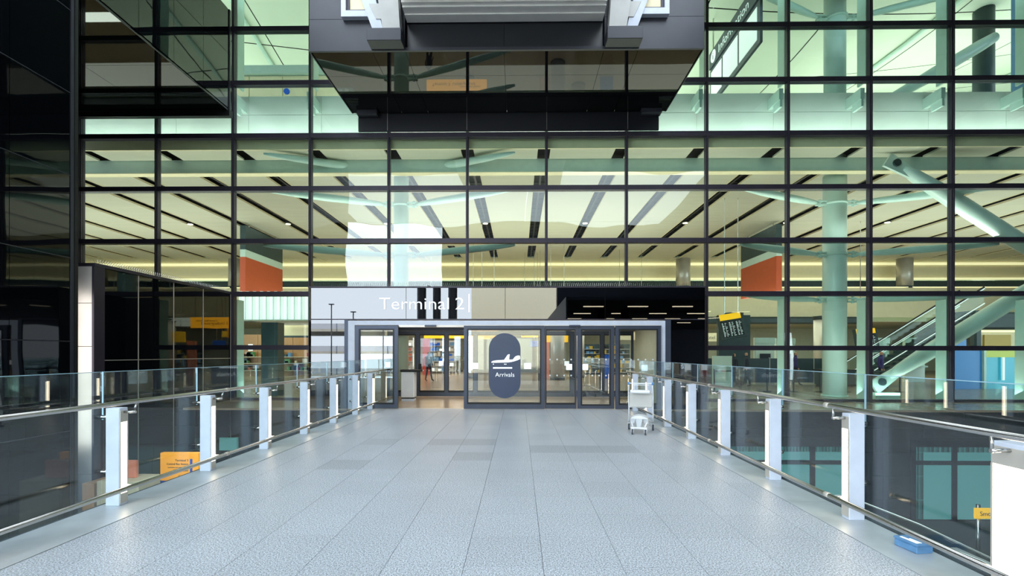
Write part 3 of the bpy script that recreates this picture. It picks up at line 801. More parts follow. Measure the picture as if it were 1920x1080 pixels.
for k in range(60):
    z = random.choice((.39, .89, 1.34)); x = random.uniform(-19.8, -11.3); wd = random.uniform(.12, .4)
    MB().bbox(x, x + wd, 33.55, 33.85, z, z + random.uniform(.15, .36), b=.02).build('packet', random.choice(['red', 'green', 'cream', 'sky_blue', 'orange_red', 'dark_teal', 'white2']), sh)
for k in range(3):
    t = MB().box(-18.3 + k * 1.0, -18.0 + k * 1.0, 32.4, 32.44, 1.75, 2.2).build('hanging_price_sign', 'white_ink', sh)
bx('tall_cabinet', 'dark_teal', None, -9.62, -9.0, 17.9, 18.4, 0, 2.75, label='tall dark teal cabinet just inside the glass left of the porch', cat='cabinet')

def board(label, cx, cy, cz, w_, h_, roll, rows=9):
    t = thing('flight_board', label, 'display', (cx, cy, cz))
    MB().bbox(cx - w_ / 2, cx + w_ / 2 + .12, cy, cy + .22, cz - h_ / 2, cz + h_ / 2, b=.02).build('case', 'dark_teal', t)
    bx('yellow_header', 'yellow', t, cx - w_ / 2, cx + w_ / 2, cy - .02, cy, cz + h_ / 2 - .27, cz + h_ / 2)
    for c in range(3):
        xa = cx - w_ / 2 + c * w_ / 3 + .02; xb = xa + w_ / 3 - .04
        p = bx('screen', 'screen', t, xa, xb, cy - .015, cy, cz - h_ / 2 + .1, cz + h_ / 2 - .30)
        m = MB()
        for r_ in range(11):
            z = cz - h_ / 2 + .14 + r_ * (h_ - .5) / 11
            m.box(xa + .02, xa + .02 + random.uniform(.05, .11), cy - .018, cy - .015, z, z + .022).box(xa + .17, xa + random.uniform(.2, .3), cy - .018, cy - .015, z, z + .018)
        m.build('flight_lines', 'white_ink', p, kind='stuff')
    text('Arrivals', 'header_text', 'ink', t, cx - w_ / 2 + .16, cy - .024, cz + h_ / 2 - .18, .09)
    for d in (-.3, .3): MB().tube([(cx + d, cy + .1, cz + h_ / 2), (cx + d, cy + .1, 8.68)], .02, 8).build('hanger', 'steel', t)
    for c in t.children:
        if c.name[:6] != 'hanger': c.rotation_euler = (R(90 - 8) if c.name[:6] == 'header' and c.type == 'MESH' and 'text' in c.name else R(-8), R(roll), R(14))
board('dark flight display with yellow header right beside the porch', 9.64, 22, 2.85, 1.1, 1.15, -9)
board('dark flight display with yellow header behind the thick right column', 18.55, 26, 2.3, 1.25, 1.3, -4)
# hanging orange direction signs
def hang(label, x0, x1, y, z0, z1, mat, txt=None, tm='ink', blue=None, rodtop=None):
    t = thing('hanging_sign', label, 'sign', ((x0 + x1) / 2, y, z0))
    MB().bbox(x0, x1, y, y + .14, z0, z1, b=.02).build('sign_case', mat, t)
    if txt:
        for i, (s_, xx, zz, cc) in enumerate(txt): text(s_, 'sign_text', tm, t, xx, y - .004, zz, cc)
    for xx in (x0 + .25, x1 - .25):
        MB().tube([(xx, y + .07, z1), (xx, y + .07, rodtop or (3.95 if y > 36 else 8.68))], .015, 6).build('hanger', 'steel', t)
    return t
hang('long orange direction sign hanging over the hall, mirrored in the black soffit', -5.0, -1.75, 26, 2.95, 3.55, 'orange_lit', [('Terminal 3  Underground', -4.7, 3.15, .16), ('Central Bus Station', -3.2, 3.32, .10)], rodtop=8.6)
hang('yellow direction sign seen high through the open left doorway', -7.2, -4.0, 36.5, 2.72, 3.25, 'yellow', [('Arrivals   Exit', -6.6, 2.92, .16)])
hang('yellow sign seen high through the sliding door gap, second from the left', -4.1, -2.3, 38.5, 2.72, 3.35, 'yellow', [('Exit', -3.9, 2.95, .2)])
hang('pale orange direction sign seen left of the round Arrivals film', -3.1, -1.3, 30, 2.55, 3.15, 'orange', [('Trains', -2.9, 2.8, .14)])
hang('cream and yellow car hire sign seen right of the round Arrivals film', 0.15, 1.55, 34.0, 2.72, 3.15, 'yellow', [('SiXT', .22, 2.82, .2)])
hang('deep yellow hanging sign seen through the middle door leaves', 1.75, 3.1, 30.5, 2.3, 2.95, 'yellow')
hang('small blue hanging sign below the yellow car hire sign', .8, 1.7, 33.2, 2.05, 2.45, 'deep_blue')
hang('cream shop sign with dark lettering low right of the porch', 12.9, 15.8, 34.5, 2.45, 3.05, 'cream', [('Hotel Portal', 13.1, 2.62, .26)])
hang('glowing cream oval sign seen through the fourth door leaf', 6.6, 8.6, 33, 2.5, 3.05, 'cream')
# steel round columns in the hall seen through the doors
for (x, y, r, lab) in ((2.35, 29.5, .42, 'polished steel round column seen through the third door leaf'), (3.9, 32, .42, 'polished steel round column right of another seen through the door'), (-3.2, 31, .28, 'slim polished steel column seen through the left doorway'), (18.7, 30, .5, 'steel round column behind the escalator'), (12.15, 27.5, .45, 'steel round column left of the thick pale column')):
    t = thing('hall_column', lab, 'column', (x, y, 0))
    MB().tube([(x, y, 0), (x, y, 3.75)], r, 24).build('shaft', 'steel_panel', t, smooth=True)
    MB().tube([(x, y, 0), (x, y, .12)], r + .03, 24).build('skirting', 'frame_in', t, smooth=True)
    MB().tube([(x, y, 3.7), (x, y, 3.9)], r + .05, 24).build('collar', 'dark_teal', t, smooth=True)
# back-of-hall displays seen through the doors
def shelf_wall(label, x0, x1, y, z1, mats, back, seed):
    random.seed(seed)
    t = thing('display_wall', label, 'display', ((x0 + x1) / 2, y, 0))
    bx('back_panel', back, t, x0, x1, y + .3, y + .35, 0, z1)
    n = 6
    for k in range(n):
        z = .15 + k * (z1 - .2) / n
        bx('shelf', 'white2', t, x0, x1, y, y + .3, z, z + .03)
        x = x0 + .04
        while x < x1 - .3:
            wd = random.uniform(.12, .3)
            MB().bbox(x, x + wd, y + .03, y + .25, z + .03, z + .03 + random.uniform(.14, (z1 - .2) / n - .06), b=.012).build('goods_box', random.choice(mats), t)
            x += wd + random.uniform(.01, .06)
    return t
shelf_wall('white shelves of blue and white boxes seen through the left doorway', -7.4, -5.0, 38, 2.6, ['sky_blue', 'white_ink', 'deep_blue', 'white2'], 'white2', 3)
shelf_wall('shelves with orange and red packets seen at the left door edge', -9.6, -8.2, 37, 2.6, ['orange_red', 'pink', 'white_ink', 'deep_blue'], 'white2', 4)
bx('red_totem', 'red', None, -7.1, -6.6, 35.5, 35.8, 0, 2.65, label='tall dark red totem panel seen through the left doorway', cat='totem')
bx('blue_screen_wall', 'door_frame', None, -4.6, 1.4, 40, 40.2, 0, 3.0, label='large slate blue screen wall behind the round Arrivals film', cat='screen')
bx('pink_totem', 'pink', None, 1.3, 1.95, 31.0, 31.2, 0, 2.4, label='salmon pink totem panel seen right of the Arrivals film', cat='totem')
MB().prism([(5.2, .0), (6.0, .0), (6.0, 1.5), (5.2, 1.5)], 'y', 31, 31.3).build('ticket_machine', 'deep_blue', None, label='blue ticket machine seen through the fourth door leaf', cat='machine')
shelf_wall('dark shop shelving with warm lights seen through the fourth door leaf', 4.6, 8.4, 36.5, 2.3, ['dark_teal', 'ink', 'sky_blue', 'gold'], 'dark_teal', 9)
# litter bin just inside the left doorway
t = thing('litter_bin', 'white litter bin with black top beside the open left doorway', 'bin', (-3.72, 16.2, 0))
MB().bbox(-3.95, -3.50, 16.1, 16.5, .12, .98, b=.03).build('bin_body', 'trolley', t)
bx('bin_band', 'ink', t, -3.93, -3.52, 16.12, 16.48, .08, .14)
bx('bin_foot', 'white', t, -3.93, -3.52, 16.12, 16.48, 0, .08)
MB().bbox(-3.97, -3.30, 16.08, 16.5, .98, 1.06, b=.02).tube([(-3.35, 16.3, 1.06), (-3.35, 16.3, 1.25)], .05, 10).build('bin_top', 'ink', t)
# right hall: escalator
es = thing('escalator', 'glass sided escalator with glowing handrail lines rising right beside the brace', 'escalator', (18.5, 24, 0))
a0, a1 = Vector((16.9, 0, .1)), Vector((22.4, 0, 3.6))
for y in (23.6, 24.9):
    p = [(a0.x, y, a0.z + .35), (a1.x, y, a1.z + .35), (a1.x, y, a1.z + 1.2), (a0.x, y, a0.z + 1.2)]
    MB().quadbox(p, (0, .03, 0)).build('side_glass', 'inner_glass', es)
    MB().tube([(a0.x - .5, y, a0.z + 1.15), (a0.x, y, a0.z + 1.22), (a1.x, y, a1.z + 1.22)], .045, 8).build('handrail', 'ink', es)
    MB().tube([(a0.x - .2, y - .03, a0.z + 1.10), (a1.x, y - .03, a1.z + 1.15)], .022, 6).build('light_line', 'white_ink', es)
    MB().tube([(a0.x - .2, y - .03, a0.z + .42), (a1.x, y - .03, a1.z + .44)], .022, 6).build('light_line', 'white_ink', es)
m = MB()
for k in range(18):
    x = a0.x + (a1.x - a0.x) * k / 18; z = a0.z + (a1.z - a0.z) * k / 18
    inst('step', 'dark_teal', es, x, x + .33, 23.7, 24.85, z + .1, z + .3)
MB().prism([(a0.x - .3, 0), (a0.x + .5, 0), (a1.x, a1.z - .1), (a1.x, a1.z + .1), (a0.x - .3, .1)], 'y', 23.55, 24.98).build('truss', 'dark_teal', es)
# glass kiosk partitions
for i, (x, y, lab) in enumerate(((15.6, 28.5, 'fifth'), (17.9, 27.5, 'first'), (20.3, 27.5, 'second'), (22.3, 27.5, 'third'), (13.9, 27.5, 'fourth'))):
    nm = {'first': 'left of the escalator', 'second': 'behind the foot of the escalator', 'third': 'under the escalator head', 'fifth': 'just right of the thick right column', 'fourth': 'left of the thick right column'}[lab]
    t = thing('check_in_kiosk', 'tall green glass self service kiosk %s' % nm, 'kiosk', (x, y, 0))
    MB().bbox(x - .55, x + .55, y, y + .25, .0, 2.5, b=.03).build('glass_body', 'slab', t)
    bx('header_band', 'teal', t, x - .56, x + .56, y - .03, y, 2.15, 2.5)
    bx('screen', 'screen', t, x - .3, x + .3, y - .03, y, 1.1, 1.6)
    bx('counter', 'teal', t, x - .45, x + .45, y - .3, y, .85, .93)
# blue and cyan shop booth at the right
t = thing('blue_booth', 'bright blue and cyan shop booth with a lime header behind the right glass', 'booth', (20.8, 22, 0))
for (a, b, mt) in ((19.6, 21.05, 'blue'), (23.6, 24.5, 'blue')):
    bx('blue_wall', mt, t, a - .02, b, 22.3, 22.4, 0, 1.75)
bx('cyan_wall', 'cyan', t, 21.2, 23.45, 22.5, 22.6, 0, 1.55)
bx('lime_header', 'lime', t, 21.2, 23.45, 22.45, 22.6, 1.45, 1.75)
for x in (19.5, 21.08, 23.48, 24.5): bx('booth_post', 'fin', t, x, x + .1, 22.2, 22.34, 0, 1.95)
bx('booth_beam', 'fin', t, 19.5, 24.6, 22.2, 22.34, 1.86, 1.96)
bx('light_tube', 'white_ink', t, 22.1, 22.18, 22.38, 22.44, .4, 1.45)
bx('blue_pillar', 'blue', None, 22.7, 23.3, 25.5, 26.0, 0, 3.3, label='tall bright blue pillar right of the escalator', cat='pillar')
t = thing('framed_bay', 'dark rounded frame bay with a lit cream panel and gold picture at the far right', 'display', (29, 28, 0))
MB().bbox(26.0, 29.9, 28, 28.3, 3.0, 4.0, b=.12).build('top_frame', 'dark_teal', t)
MB().bbox(26.0, 26.4, 27.9, 28.3, .4, 3.0, b=.08).bbox(29.2, 29.5, 27.9, 28.3, .4, 3.0, b=.08).build('side_frame', 'dark_teal', t)
bx('lit_panel', 'bulk', t, 26.4, 29.2, 28.3, 28.4, .2, 3.0); bx('lamp_line', 'cove', t, 26.4, 29.2, 28.22, 28.3, 2.86, 2.96)
bx('gold_picture', 'gold', t, 26.8, 28.3, 28.2, 28.3, 1.8, 2.7)
bx('dark_screen_wall', 'dark_teal', None, 10.9, 12.6, 26.5, 26.8, 0, 3.7, label='dark teal wall section right of the first flight display', cat='wall panel')
bx('display_stand', 'slab', None, 8.4, 9.2, 21, 21.15, 0, 1.5, label='grey green display stand inside the glass just right of the porch', cat='stand')
t = thing('queue_barrier', 'dark waist high barrier row inside the glass right of the porch', 'barrier', (13, 20.3, 0))
for k in range(8): MB().tube([(8.2 + k * 1.1, 20.4, 0), (8.2 + k * 1.1, 20.4, .95)], .03, 8).tube([(8.2 + k * 1.1, 20.4, 0), (8.2 + k * 1.1, 20.4, .03)], .16, 12).build('barrier_post', 'frame_in', t)
bx('barrier_belt', 'dark_teal', t, 8.2, 15.9, 20.39, 20.41, .84, .9)
t = thing('low_partition', 'low dark glass partition across the hall behind the thick pale column', 'partition', (13, 25.6, 0))
for k in range(7):
    inst('partition_panel', 'dark_teal', t, 8.6 + k * 1.15, 9.72 + k * 1.15, 25.6, 25.66, .08, 1.35)
    inst('partition_post', 'steel_panel', t, 9.72 + k * 1.15, 9.75 + k * 1.15, 25.58, 25.68, 0, 1.4)
# low dark seating and counters
for (x, y, wd, lab) in ((9.6, 24, 1.8, 'low dark seating unit behind the display stand'), (15.4, 23.5, 1.6, 'dark desk right of the thick pale column'), (26.5, 21.5, 2.6, 'long dark desk at the right edge inside the glass')):
    t = thing('hall_desk', lab, 'desk', (x, y, 0))
    MB().bbox(x - wd / 2, x + wd / 2, y, y + .6, .1, .78, b=.03).build('desk_body', 'dark_teal', t)
    MB().bbox(x - wd / 2 - .05, x + wd / 2 + .05, y - .06, y + .66, .78, .84, b=.015).build('desk_top', 'ink', t)
    bx('plinth', 'ink', t, x - wd / 2 + .05, x + wd / 2 - .05, y + .05, y + .55, 0, .1)

# people inside the hall
def person(label, x, y, h, face, top, bottom, hair='hair', stride=.16):
    t = thing('person', label, 'person', (x, y, 0)); k = h / 1.75
    pts = {'pel': (0, 0, .95), 'wst': (0, 0, 1.10), 'cst': (0, 0, 1.32), 'nck': (0, 0, 1.50), 'hd1': (0, -.01, 1.60), 'hd2': (0, -.01, 1.70),
           'hL': (-.09, 0, .90), 'kL': (-.10, -stride * .6, .50), 'aL': (-.10, -stride, .09), 'tL': (-.10, -stride - .16, .03),
           'hR': (.09, 0, .90), 'kR': (.10, stride * .25, .50), 'aR': (.10, stride, .10), 'tR': (.10, stride - .15, .03),
           'sL': (-.18, 0, 1.42), 'eL': (-.23, .03, 1.13), 'wL': (-.22, -.10, .90), 'fL': (-.21, -.13, .80),
           'sR': (.18, 0, 1.42), 'eR': (.23, .05, 1.13), 'wR': (.23, -.02, .89), 'fR': (.22, -.05, .79)}
    rad = {'pel': .145, 'wst': .125, 'cst': .155, 'nck': .055, 'hd1': .085, 'hd2': .085, 'hL': .09, 'kL': .062, 'aL': .042, 'tL': .038, 'hR': .09, 'kR': .062, 'aR': .042, 'tR': .038,
           'sL': .06, 'eL': .042, 'wL': .030, 'fL': .036, 'sR': .06, 'eR': .042, 'wR': .030, 'fR': .036}
    E = [('pel', 'wst'), ('wst', 'cst'), ('cst', 'nck'), ('nck', 'hd1'), ('hd1', 'hd2'), ('pel', 'hL'), ('hL', 'kL'), ('kL', 'aL'), ('aL', 'tL'), ('pel', 'hR'), ('hR', 'kR'), ('kR', 'aR'), ('aR', 'tR'), ('cst', 'sL'), ('sL', 'eL'), ('eL', 'wL'), ('wL', 'fL'), ('cst', 'sR'), ('sR', 'eR'), ('eR', 'wR'), ('wR', 'fR')]
    names = list(pts)
    me = bpy.data.meshes.new('body'); me.from_pydata([tuple(c * k for c in pts[n]) for n in names], [(names.index(a), names.index(b)) for a, b in E], []); me.update()
    me.materials.append(M[bottom]); me.materials.append(M[top]); me.materials.append(M['skin']); me.materials.append(M[hair])
    o = bpy.data.objects.new('body', me); COL.objects.link(o); o.parent = t
    md = o.modifiers.new('skin', 'SKIN')
    for i, n in enumerate(names):
        me.skin_vertices[0].data[i].radius = (rad[n] * k, rad[n] * k * (.8 if n in ('cst', 'wst', 'pel') else 1)); me.skin_vertices[0].data[i].use_root = (n == 'pel')
    o.modifiers.new('sub', 'SUBSURF').levels = 1; o.modifiers['sub'].render_levels = 1
    bpy.context.view_layer.update(); dg = bpy.context.evaluated_depsgraph_get()
    nm = bpy.data.meshes.new_from_object(o.evaluated_get(dg)); o.modifiers.clear(); o.data = nm
    nm.materials.clear()
    for q in (bottom, top, 'skin', hair): nm.materials.append(M[q])
    for p in nm.polygons:
        c = p.center; z = c.z / k; p.use_smooth = True
        if z > 1.53: p.material_index = 3 if (z > 1.70 or c.y > .02) else 2
        elif z > .96 and not (abs(c.x) > .19 * k and z < .86): p.material_index = 1
        elif abs(c.x) > .165 * k and z > .7: p.material_index = 1 if z > .9 else 2
        else: p.material_index = 0
    MB_ = MB()
    z = 1.655 * k; wx = wloc(t)
    for d in (-.03, .03): MB_.tube([wx + Vector((d * k, -.095 * k, z)), wx + Vector((d * k, -.085 * k, z))], .009 * k, 8)
    MB_.tube([wx + Vector((-.025 * k, -.093 * k, 1.585 * k)), wx + Vector((.025 * k, -.093 * k, 1.585 * k))], .006 * k, 6)
    f = MB_.build('face_details', 'hair', t)
    n_ = MB().add([wx + Vector(v) * k for v in ((-.013, -.088, 1.615), (.013, -.088, 1.615), (0, -.115, 1.62), (0, -.09, 1.66))], [(0, 1, 2), (0, 2, 3), (1, 3, 2), (0, 3, 1)]).build('nose', 'skin', t)
    t.rotation_euler[2] = face
    return t
person('person in dark coat standing in the hall behind the left doorway', -5.15, 27.5, 1.75, 2.6, 'cloth', 'cloth')
person('person in purple jacket inside the glass right of the thick pale column', 13.9, 24.5, 1.72, 1.2, 'purple', 'cloth')
person('person in dark clothes inside the glass left of the thick pale column', 11.0, 23.5, 1.70, -1.9, 'cloth', 'cloth')
person('person in purple top beside the foot of the escalator', 16.9, 22.8, 1.75, .6, 'purple', 'cloth')
person('person in dark jacket seated height at the display stand', 9.9, 22.4, 1.66, 2.0, 'cloth', 'ink')

# ------------------------------------------------------------------ upper hall contents
t = thing('information_board', 'tilted blue grey Information board with lit white posters, upper floor right of the portal', 'sign', (8.7, 19.5, 13.6))
MB().prism([(17.1, 14.35), (21.9, 14.35), (21.9, 15.05), (17.1, 15.05)], 'x', 8.55, 8.65).build('header_panel', 'door_frame', t)
MB().prism([(17.4, 12.75), (21.9, 12.75), (21.9, 14.3), (17.4, 14.3)], 'x', 8.60, 8.70).build('frame_panel', 'door_frame', t)
for a, b in ((17.6, 19.0), (19.15, 20.5), (20.65, 21.75)):
    MB().prism([(a, 12.95), (b, 12.95), (b, 14.15), (a, 14.15)], 'x', 8.58, 8.60).build('poster', 'white_ink', t)
text('Information', 'header_text', 'white_ink', t, 8.545, 20.9, 14.52, .36, 2.7, rot=(R(90), 0, R(-90)))
MB().tube([(8.53, 21.4, 14.7), (8.55, 21.4, 14.7)], .26, 20).build('symbol_disc', 'white_ink', t)
text('i', 'symbol_text', 'ink', t, 8.525, 21.45, 14.55, .32, rot=(R(90), 0, R(-90)))
for y in (17.6, 21.6): MB().tube([(8.62, y, 15.05), (8.62, y, 17.4)], .03, 8).build('hanger', 'steel', t)
t = thing('dark_pillar', 'dark teal pillar on the upper floor at the top right', 'pillar', (19.9, 21, 10.86))
MB().tube([(19.9, 21, 10.86), (19.9, 21, 17.0)], .36, 24).build('shaft', 'dark_teal', t, smooth=True)
MB().tube([(19.9, 21, 10.86), (19.9, 21, 10.98)], .42, 24).build('base_ring', 'frame_in', t, smooth=True)
bx('blue_pier', 'sky_blue', None, 19.35, 20.6, 18.8, 19.3, 10.87, 15.6, label='broad blue grey pier at the top right corner', cat='pier')  # solid block imitates a blue reflection in the glass
t = thing('floor_lamp', 'black lantern lamp on a stem on the upper floor at the far right', 'lamp', (18.35, 17.7, 10.86))
MB().bbox(18.2, 18.48, 17.55, 17.83, 11.75, 12.15, b=.03).build('lamp_head', 'ink', t)
MB().tube([(18.34, 17.7, 10.86), (18.34, 17.7, 11.75)], .035, 8).build('stem', 'ink', t)
MB().tube([(18.34, 17.7, 10.86), (18.34, 17.7, 10.9)], .2, 16).build('base', 'ink', t)
t = thing('round_mirror', 'black round tilted reflector beside the lantern lamp on the upper floor', 'mirror', (18.9, 17.7, 10.86))
MB().tube([(18.8, 17.6, 11.85), (18.83, 17.68, 11.85)], .26, 20).build('reflector_disc', 'ink', t)
MB().tube([(18.83, 17.7, 10.86), (18.83, 17.7, 11.7)], .03, 8).build('stem', 'ink', t)
wv = struct('wall_upper_left', (-12, 23, 10.86))
bx('backing', 'slab', wv, -22, -8.0, 23.1, 23.3, 10.86, 15.3)
for k in range(5):
    inst('wall_panel', 'bulk', wv, -16.2 + k * 1.62, -16.2 + k * 1.62 + 1.58, 23.04, 23.1, 10.9, 14.9)
bx('wall_head', 'teal', wv, -22, -8.0, 22.9, 23.1, 14.95, 15.35)
MB().tube([(-11.15, 22.98, 14.15), (-11.15, 23.04, 14.15)], .14, 20).build('blue_door_sign', 'deep_blue', wv)

# ------------------------------------------------------------------ luggage trolley
TXC = 2.37
tr = thing('luggage_trolley', 'white airport luggage trolley standing at the right balustrade near the doors', 'trolley', (TXC, 9.9, 0))
yr, yf = 10.22, 9.58
for s in (-1, 1):
    x = TXC + s * .245
    MB().tube([(x, yr, .14), (x, yr - .02, .45), (x, yr - .10, .80), (x - s * .01, yr - .12, .98), (x - s * .03, yr - .12, 1.0)], .014, 8).build('side_frame', 'trolley', tr, smooth=True)
    MB().tube([(x, yr - .12, .955), (x, yr - .12, 1.01)], .026, 10).build('corner_cap', 'sky_blue', tr, smooth=True)
    MB().tube([(x, yr, .16), (TXC + s * .17, yf + .3, .26), (TXC + s * .12, yf, .17)], .014, 8).build('chassis_rail', 'trolley', tr, smooth=True)
    MB().tube([(TXC + s * .13, yr - .12, .80), (TXC + s * .13, yr - .12, .965)], .009, 6).build('basket_upright', 'trolley', tr)
MB().tube([(TXC - .24, yr - .12, .985), (TXC + .24, yr - .12, .985)], .013, 8).build('handle_bar', 'trolley', tr, smooth=True)
MB().tube([(TXC - .17, yr - .14, .955), (TXC + .17, yr - .14, .955)], .008, 6).build('basket_rim', 'trolley', tr)
MB().bbox(TXC - .20, TXC + .20, yr - .30, yr - .10, .79, .855, b=.02).build('basket', 'trolley', tr)
MB().bbox(TXC - .225, TXC + .225, yr - .10, yr - .075, .49, .785, b=.008).build('advert_panel', 'white2', tr)
MB().tube([(TXC - .24, yr - .07, .78), (TXC + .24, yr - .07, .78)], .012, 8).tube([(TXC - .24, yr - .03, .48), (TXC + .24, yr - .03, .48)], .012, 8).build('cross_bar', 'trolley', tr)
MB().prism([(TXC - .17, .30), (TXC + .17, .30), (TXC + .12, .335), (TXC + .03, .36), (TXC - .03, .36), (TXC - .12, .335)], 'y', yf + .12, yf + .45).build('deck_nose', 'trolley', tr)
for s in (-1, 1):
    MB().prism([(TXC + s * .17, .30), (TXC + s * .18, .20), (TXC + s * .10, .20), (TXC + s * .07, .30)][::s], 'y', yf + .16, yf + .4).build('deck_bracket', 'curb', tr)
MB().prism([(TXC - .065, .30), (TXC + .065, .30), (TXC + .035, .13), (TXC - .035, .13)], 'y', yf + .06, yf + .14).build('centre_stem', 'curb', tr)
MB().bbox(TXC - .155, TXC + .155, yf - .02, yf + .04, .115, .15, b=.01).build('front_axle', 'trolley', tr)
for k, (x, y, r) in enumerate(((TXC - .12, yf, .052), (TXC + .13, yf, .052), (TXC - .245, yr, .062), (TXC + .245, yr, .062))):
    wh = MB().tube([(x - .016, y, r), (x + .016, y, r)], r, 18).build('wheel', 'rubber', tr, smooth=True)
    MB().tube([(x - .020, y, r), (x + .020, y, r)], r * .5, 12).build('hub', 'trolley', wh)
    MB().prism([(y - .03, r), (y + .03, r), (y + .03, r * 2.2), (y - .03, r * 2.2)], 'x', x - .026, x - .020).prism([(y - .03, r), (y + .03, r), (y + .03, r * 2.2), (y - .03, r * 2.2)], 'x', x + .020, x + .026).box(x - .026, x + .026, y - .03, y + .03, r * 2.15, r * 2.3).build('fork', 'trolley', wh)
tr.location = (2.47, 9.9, 0); tr.rotation_euler[2] = R(-18)
# blue box on the curb
bb = thing('blue_box', 'small blue plastic box on the metal curb under the right lower rail', 'box', (3.26, 4.0, .004))
MB().bbox(3.18, 3.33, 3.93, 4.13, .004, .062, b=.008).build('box_body', 'tray', bb)
MB().bbox(3.175, 3.335, 3.925, 4.135, .064, .082, b=.006).build('box_lid', 'tray', bb)
MB().box(3.20, 3.225, 3.95, 4.10, .082, .084).box(3.235, 3.25, 3.95, 4.05, .082, .084).build('lid_label', 'white_ink', bb)
bb.rotation_euler[2] = R(8)

# ------------------------------------------------------------------ lower level
bx('ground', 'asphalt', None, -60, 60, -80, 16.6, -4.1, -4.0, kind='structure')
t = thing('direction_totem', 'orange direction sign board with blue base seen below the left balustrade', 'sign', (-8.5, 12, -4))
MB().bbox(-9.0, -8.03, 12, 12.14, -1.60, -.90, b=.01).build('orange_board', 'orange', t)
MB().bbox(-9.0, -8.03, 12, 12.14, -4.0, -1.61, b=.01).build('blue_base', 'deep_blue', t)
for i, (s_, z, c) in enumerate((('Terminal 3', -1.11, .055), ('Central Bus Station', -1.20, .05), ('Local buses and national coaches', -1.275, .028), ('Underground', -1.36, .05), ('Car park', -1.50, .05))):
    o = text(s_, 'sign_text', 'ink', t, -8.28, 11.99, z, c, align='RIGHT')
MB().bbox(-8.24, -8.18, 11.985, 12.0, -1.55, -1.05, b=.01).build('lift_symbol', 'deep_blue', t)
t = thing('service_counter', 'beige service counter with a pinkish screen seen below the left balustrade', 'counter', (-8.8, 11, -4))
MB().bbox(-9.4, -8.45, 10.6, 11.3, -4.0, -1.25, b=.03).build('counter_body', 'cream', t)
MB().bbox(-9.3, -8.75, 10.9, 11.0, -1.25, -.85, b=.02).build('screen_panel', 'pink', t)
MB().bbox(-9.72, -9.45, 10.6, 11.2, -4.0, -1.3, b=.02).build('side_cabinet', 'wood', t)
t = thing('lit_panel', 'pale green lit panel on the dark wall below the left balustrade', 'panel', (-9.4, 15.5, -4))
MB().bbox(-9.70, -9.12, 15.5, 15.6, -1.55, -1.14, b=.01).build('panel_face', 'aqua', t)
MB().tube([(-9.4, 15.55, -4), (-9.4, 15.55, -1.55)], .04, 8).build('panel_post', 'frame', t)
t = thing('glass_screen', 'long teal glass screen below the left balustrade', 'screen', (-8.3, 15, -4))
for k in range(3): bx('screen_pane', 'aqua', t, -8.6 + k * 1.1, -7.55 + k * 1.1, 15.8, 15.85, -2.6, -1.5)
MB().box(-8.7, -5.2, 15.78, 15.88, -1.5, -1.42).box(-8.7, -8.6, 15.78, 15.88, -4, -1.42).build('screen_frame', 'frame', t)
# smoking sign
t = thing('smoking_sign', 'yellow Smoking sign on a steel post seen below the right balustrade', 'sign', (11.4, 12, -4))
MB().bbox(11.14, 12.1, 11.95, 12.0, -2.42, -2.16, b=.01).build('sign_plate', 'yellow', t)
text('Smoking', 'sign_text', 'ink', t, 11.24, 11.94, -2.34, .11)
MB().tube([(11.30, 12.05, -4), (11.30, 12.05, -2.1)], .045, 12).build('post', 'steel', t, smooth=True)
t.rotation_euler[2] = 0
# steps with handrails
t = thing('stair_balustrade', 'glass stair balustrade with thin steel handrail below the right balustrade', 'balustrade', (8, 9, -4))
pp = [(7.0, 9.6, -1.75), (7.3, 9.6, -1.75), (8.4, 8.9, -2.15), (9.3, 8.2, -2.6), (9.55, 8.1, -2.6)]
MB().tube(pp, .022, 8).build('handrail', 'steel', t, smooth=True)
MB().tube([(p[0] + .2, p[1] + 1.6, p[2] + .1) for p in pp], .022, 8).build('handrail', 'steel', t, smooth=True)
for p in (pp[1], pp[2], pp[3]):
    MB().box(p[0] - .10, p[0] + .10, p[1], p[1] + .02, -4, p[2] - .08).build('glass_panel', 'aqua', t)
for k in range(8):
    inst('step', 'concrete', t, 6.6 + k * .34, 10.2, 8.3, 11.4, -2.9 - .13 * (k + 1), -2.9 - .13 * k) if k < 8 else None
bx('stair_base', 'concrete', t, 6.2, 9.0, 8.4, 11.3, -4, -3.95)

# ------------------------------------------------------------------ behind the camera: canopy, blocks, car park (seen mirrored in the glass)
cp = struct('ceiling_canopy', (0, 2, 13))
for k in range(8):
    inst('canopy_panel', 'canopy', cp, -40 + k * 10.2, -40 + k * 10.2 + 10.15, -10, 2.0, 13.0, 13.3)
    inst('canopy_panel', 'canopy', cp, -40 + k * 10.2, -40 + k * 10.2 + 10.15, 2.05, 14.0, 13.0, 13.3)
inst('canopy_panel', 'canopy', cp, -40, 42, 13.95, 16.28, 13.75, 13.9)  # added out of view to keep mirrored sky off the upper glass
inst('canopy_panel', 'canopy', cp, -40, 42, 14.0, 14.1, 13.0, 13.75)  # added upright piece, blocks the remaining gap of mirrored sky
wbh = struct('wall_back', (8, -10, -4))
bx('block_wall', 'wall_dark', wbh, 3.0, 40, -11, -10, 4.9, 13.0)
bx('block_wall', 'wall_dark', wbh, -6.6, 3.0, -11, -10, 7.4, 13.0)
bx('block_soffit', 'wall_dark', wbh, 3.0, 40, -40, -2, 4.9, 5.1)
bx('block_side', 'wall_dark', wbh, 2.9, 3.0, -24, -2, -4, 5.1)
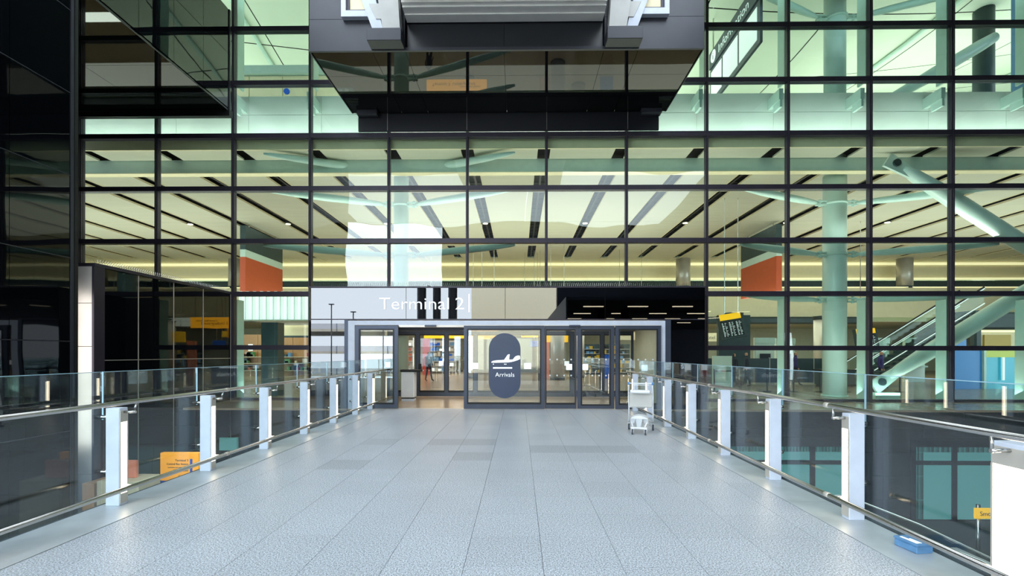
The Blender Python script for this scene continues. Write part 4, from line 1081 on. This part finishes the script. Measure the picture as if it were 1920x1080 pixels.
bx('block_rear', 'wall_dark', wbh, 3.0, 40, -40.2, -40, -4, 5)
bx('rear_block', 'beige_wall', wbh, -5.2, 4.9, -26, -25, -4, 14)
bx('right_wall', 'wall_dark', wbh, 24, 25, -10, 16.3, -4, 13)
for k in range(4):
    for j in range(5):
        x = 4.5 + j * 3.1; y = -6 - k * 6
        bx('strip_lamp', 'led_small', wbh, x, x + 1.4, y, y + .12, 4.84, 4.9)
for (x, r) in ((-7.35, .34), (-6.2, .3), (-5.0, .34), (6.2, .36), (8.0, .36)):
    t = thing('canopy_column', 'dark slate round column behind the viewer, %s' % {-7.35: 'outermost on the left', -6.2: 'second from the left', -5.0: 'third from the left', 6.2: 'first on the right', 8.0: 'second on the right'}[x], 'column', (x, -8.5, -4))
    MB().tube([(x, -8.5, -4), (x, -8.5, 6.5 if x < 0 else 4.9)], r, 20).build('shaft', 'charcoal', t, smooth=True)
    MB().tube([(x, -8.5, -4), (x, -8.5, -3.7)], r * 1.25, 20).build('base', 'concrete', t, smooth=True)
ck = thing('car_park', 'white concrete multi storey car park far behind the viewer', 'building', (-30, -36, -4))
for z in (-1.2, 1.5, 4.2):
    inst('deck', 'concrete', ck, -62, -12, -46, -30, z, z + .3)
    inst('parapet', 'white', ck, -62, -12, -30.1, -30, z + .3, z + .95)
for k in range(9):
    for z in (-4,):
        bx('pillar', 'concrete', ck, -60 + k * 5.6, -59.5 + k * 5.6, -31, -30.5, -4, 4.2)
for k in range(5):
    x = [-27.5, -22.2, -19.6, -16.0, -11.5][k]
    t = thing('lamp_post', 'slim steel lighting mast behind the viewer, %s from the left' % ['first', 'second', 'third', 'fourth', 'fifth'][k], 'lamp post', (x, -29, -4))
    MB().tube([(x, -29, -4), (x, -29, [9.5, 7.3, 6.4, 4.4, 10][k])], .07, 8).build('mast', 'charcoal', t, smooth=True)
    z = [9.5, 7.3, 6.4, 4.4, 10][k]
    MB().bbox(x - .3, x + .3, -29.15, -28.85, z, z + .12, b=.03).build('lamp_head', 'charcoal', t)
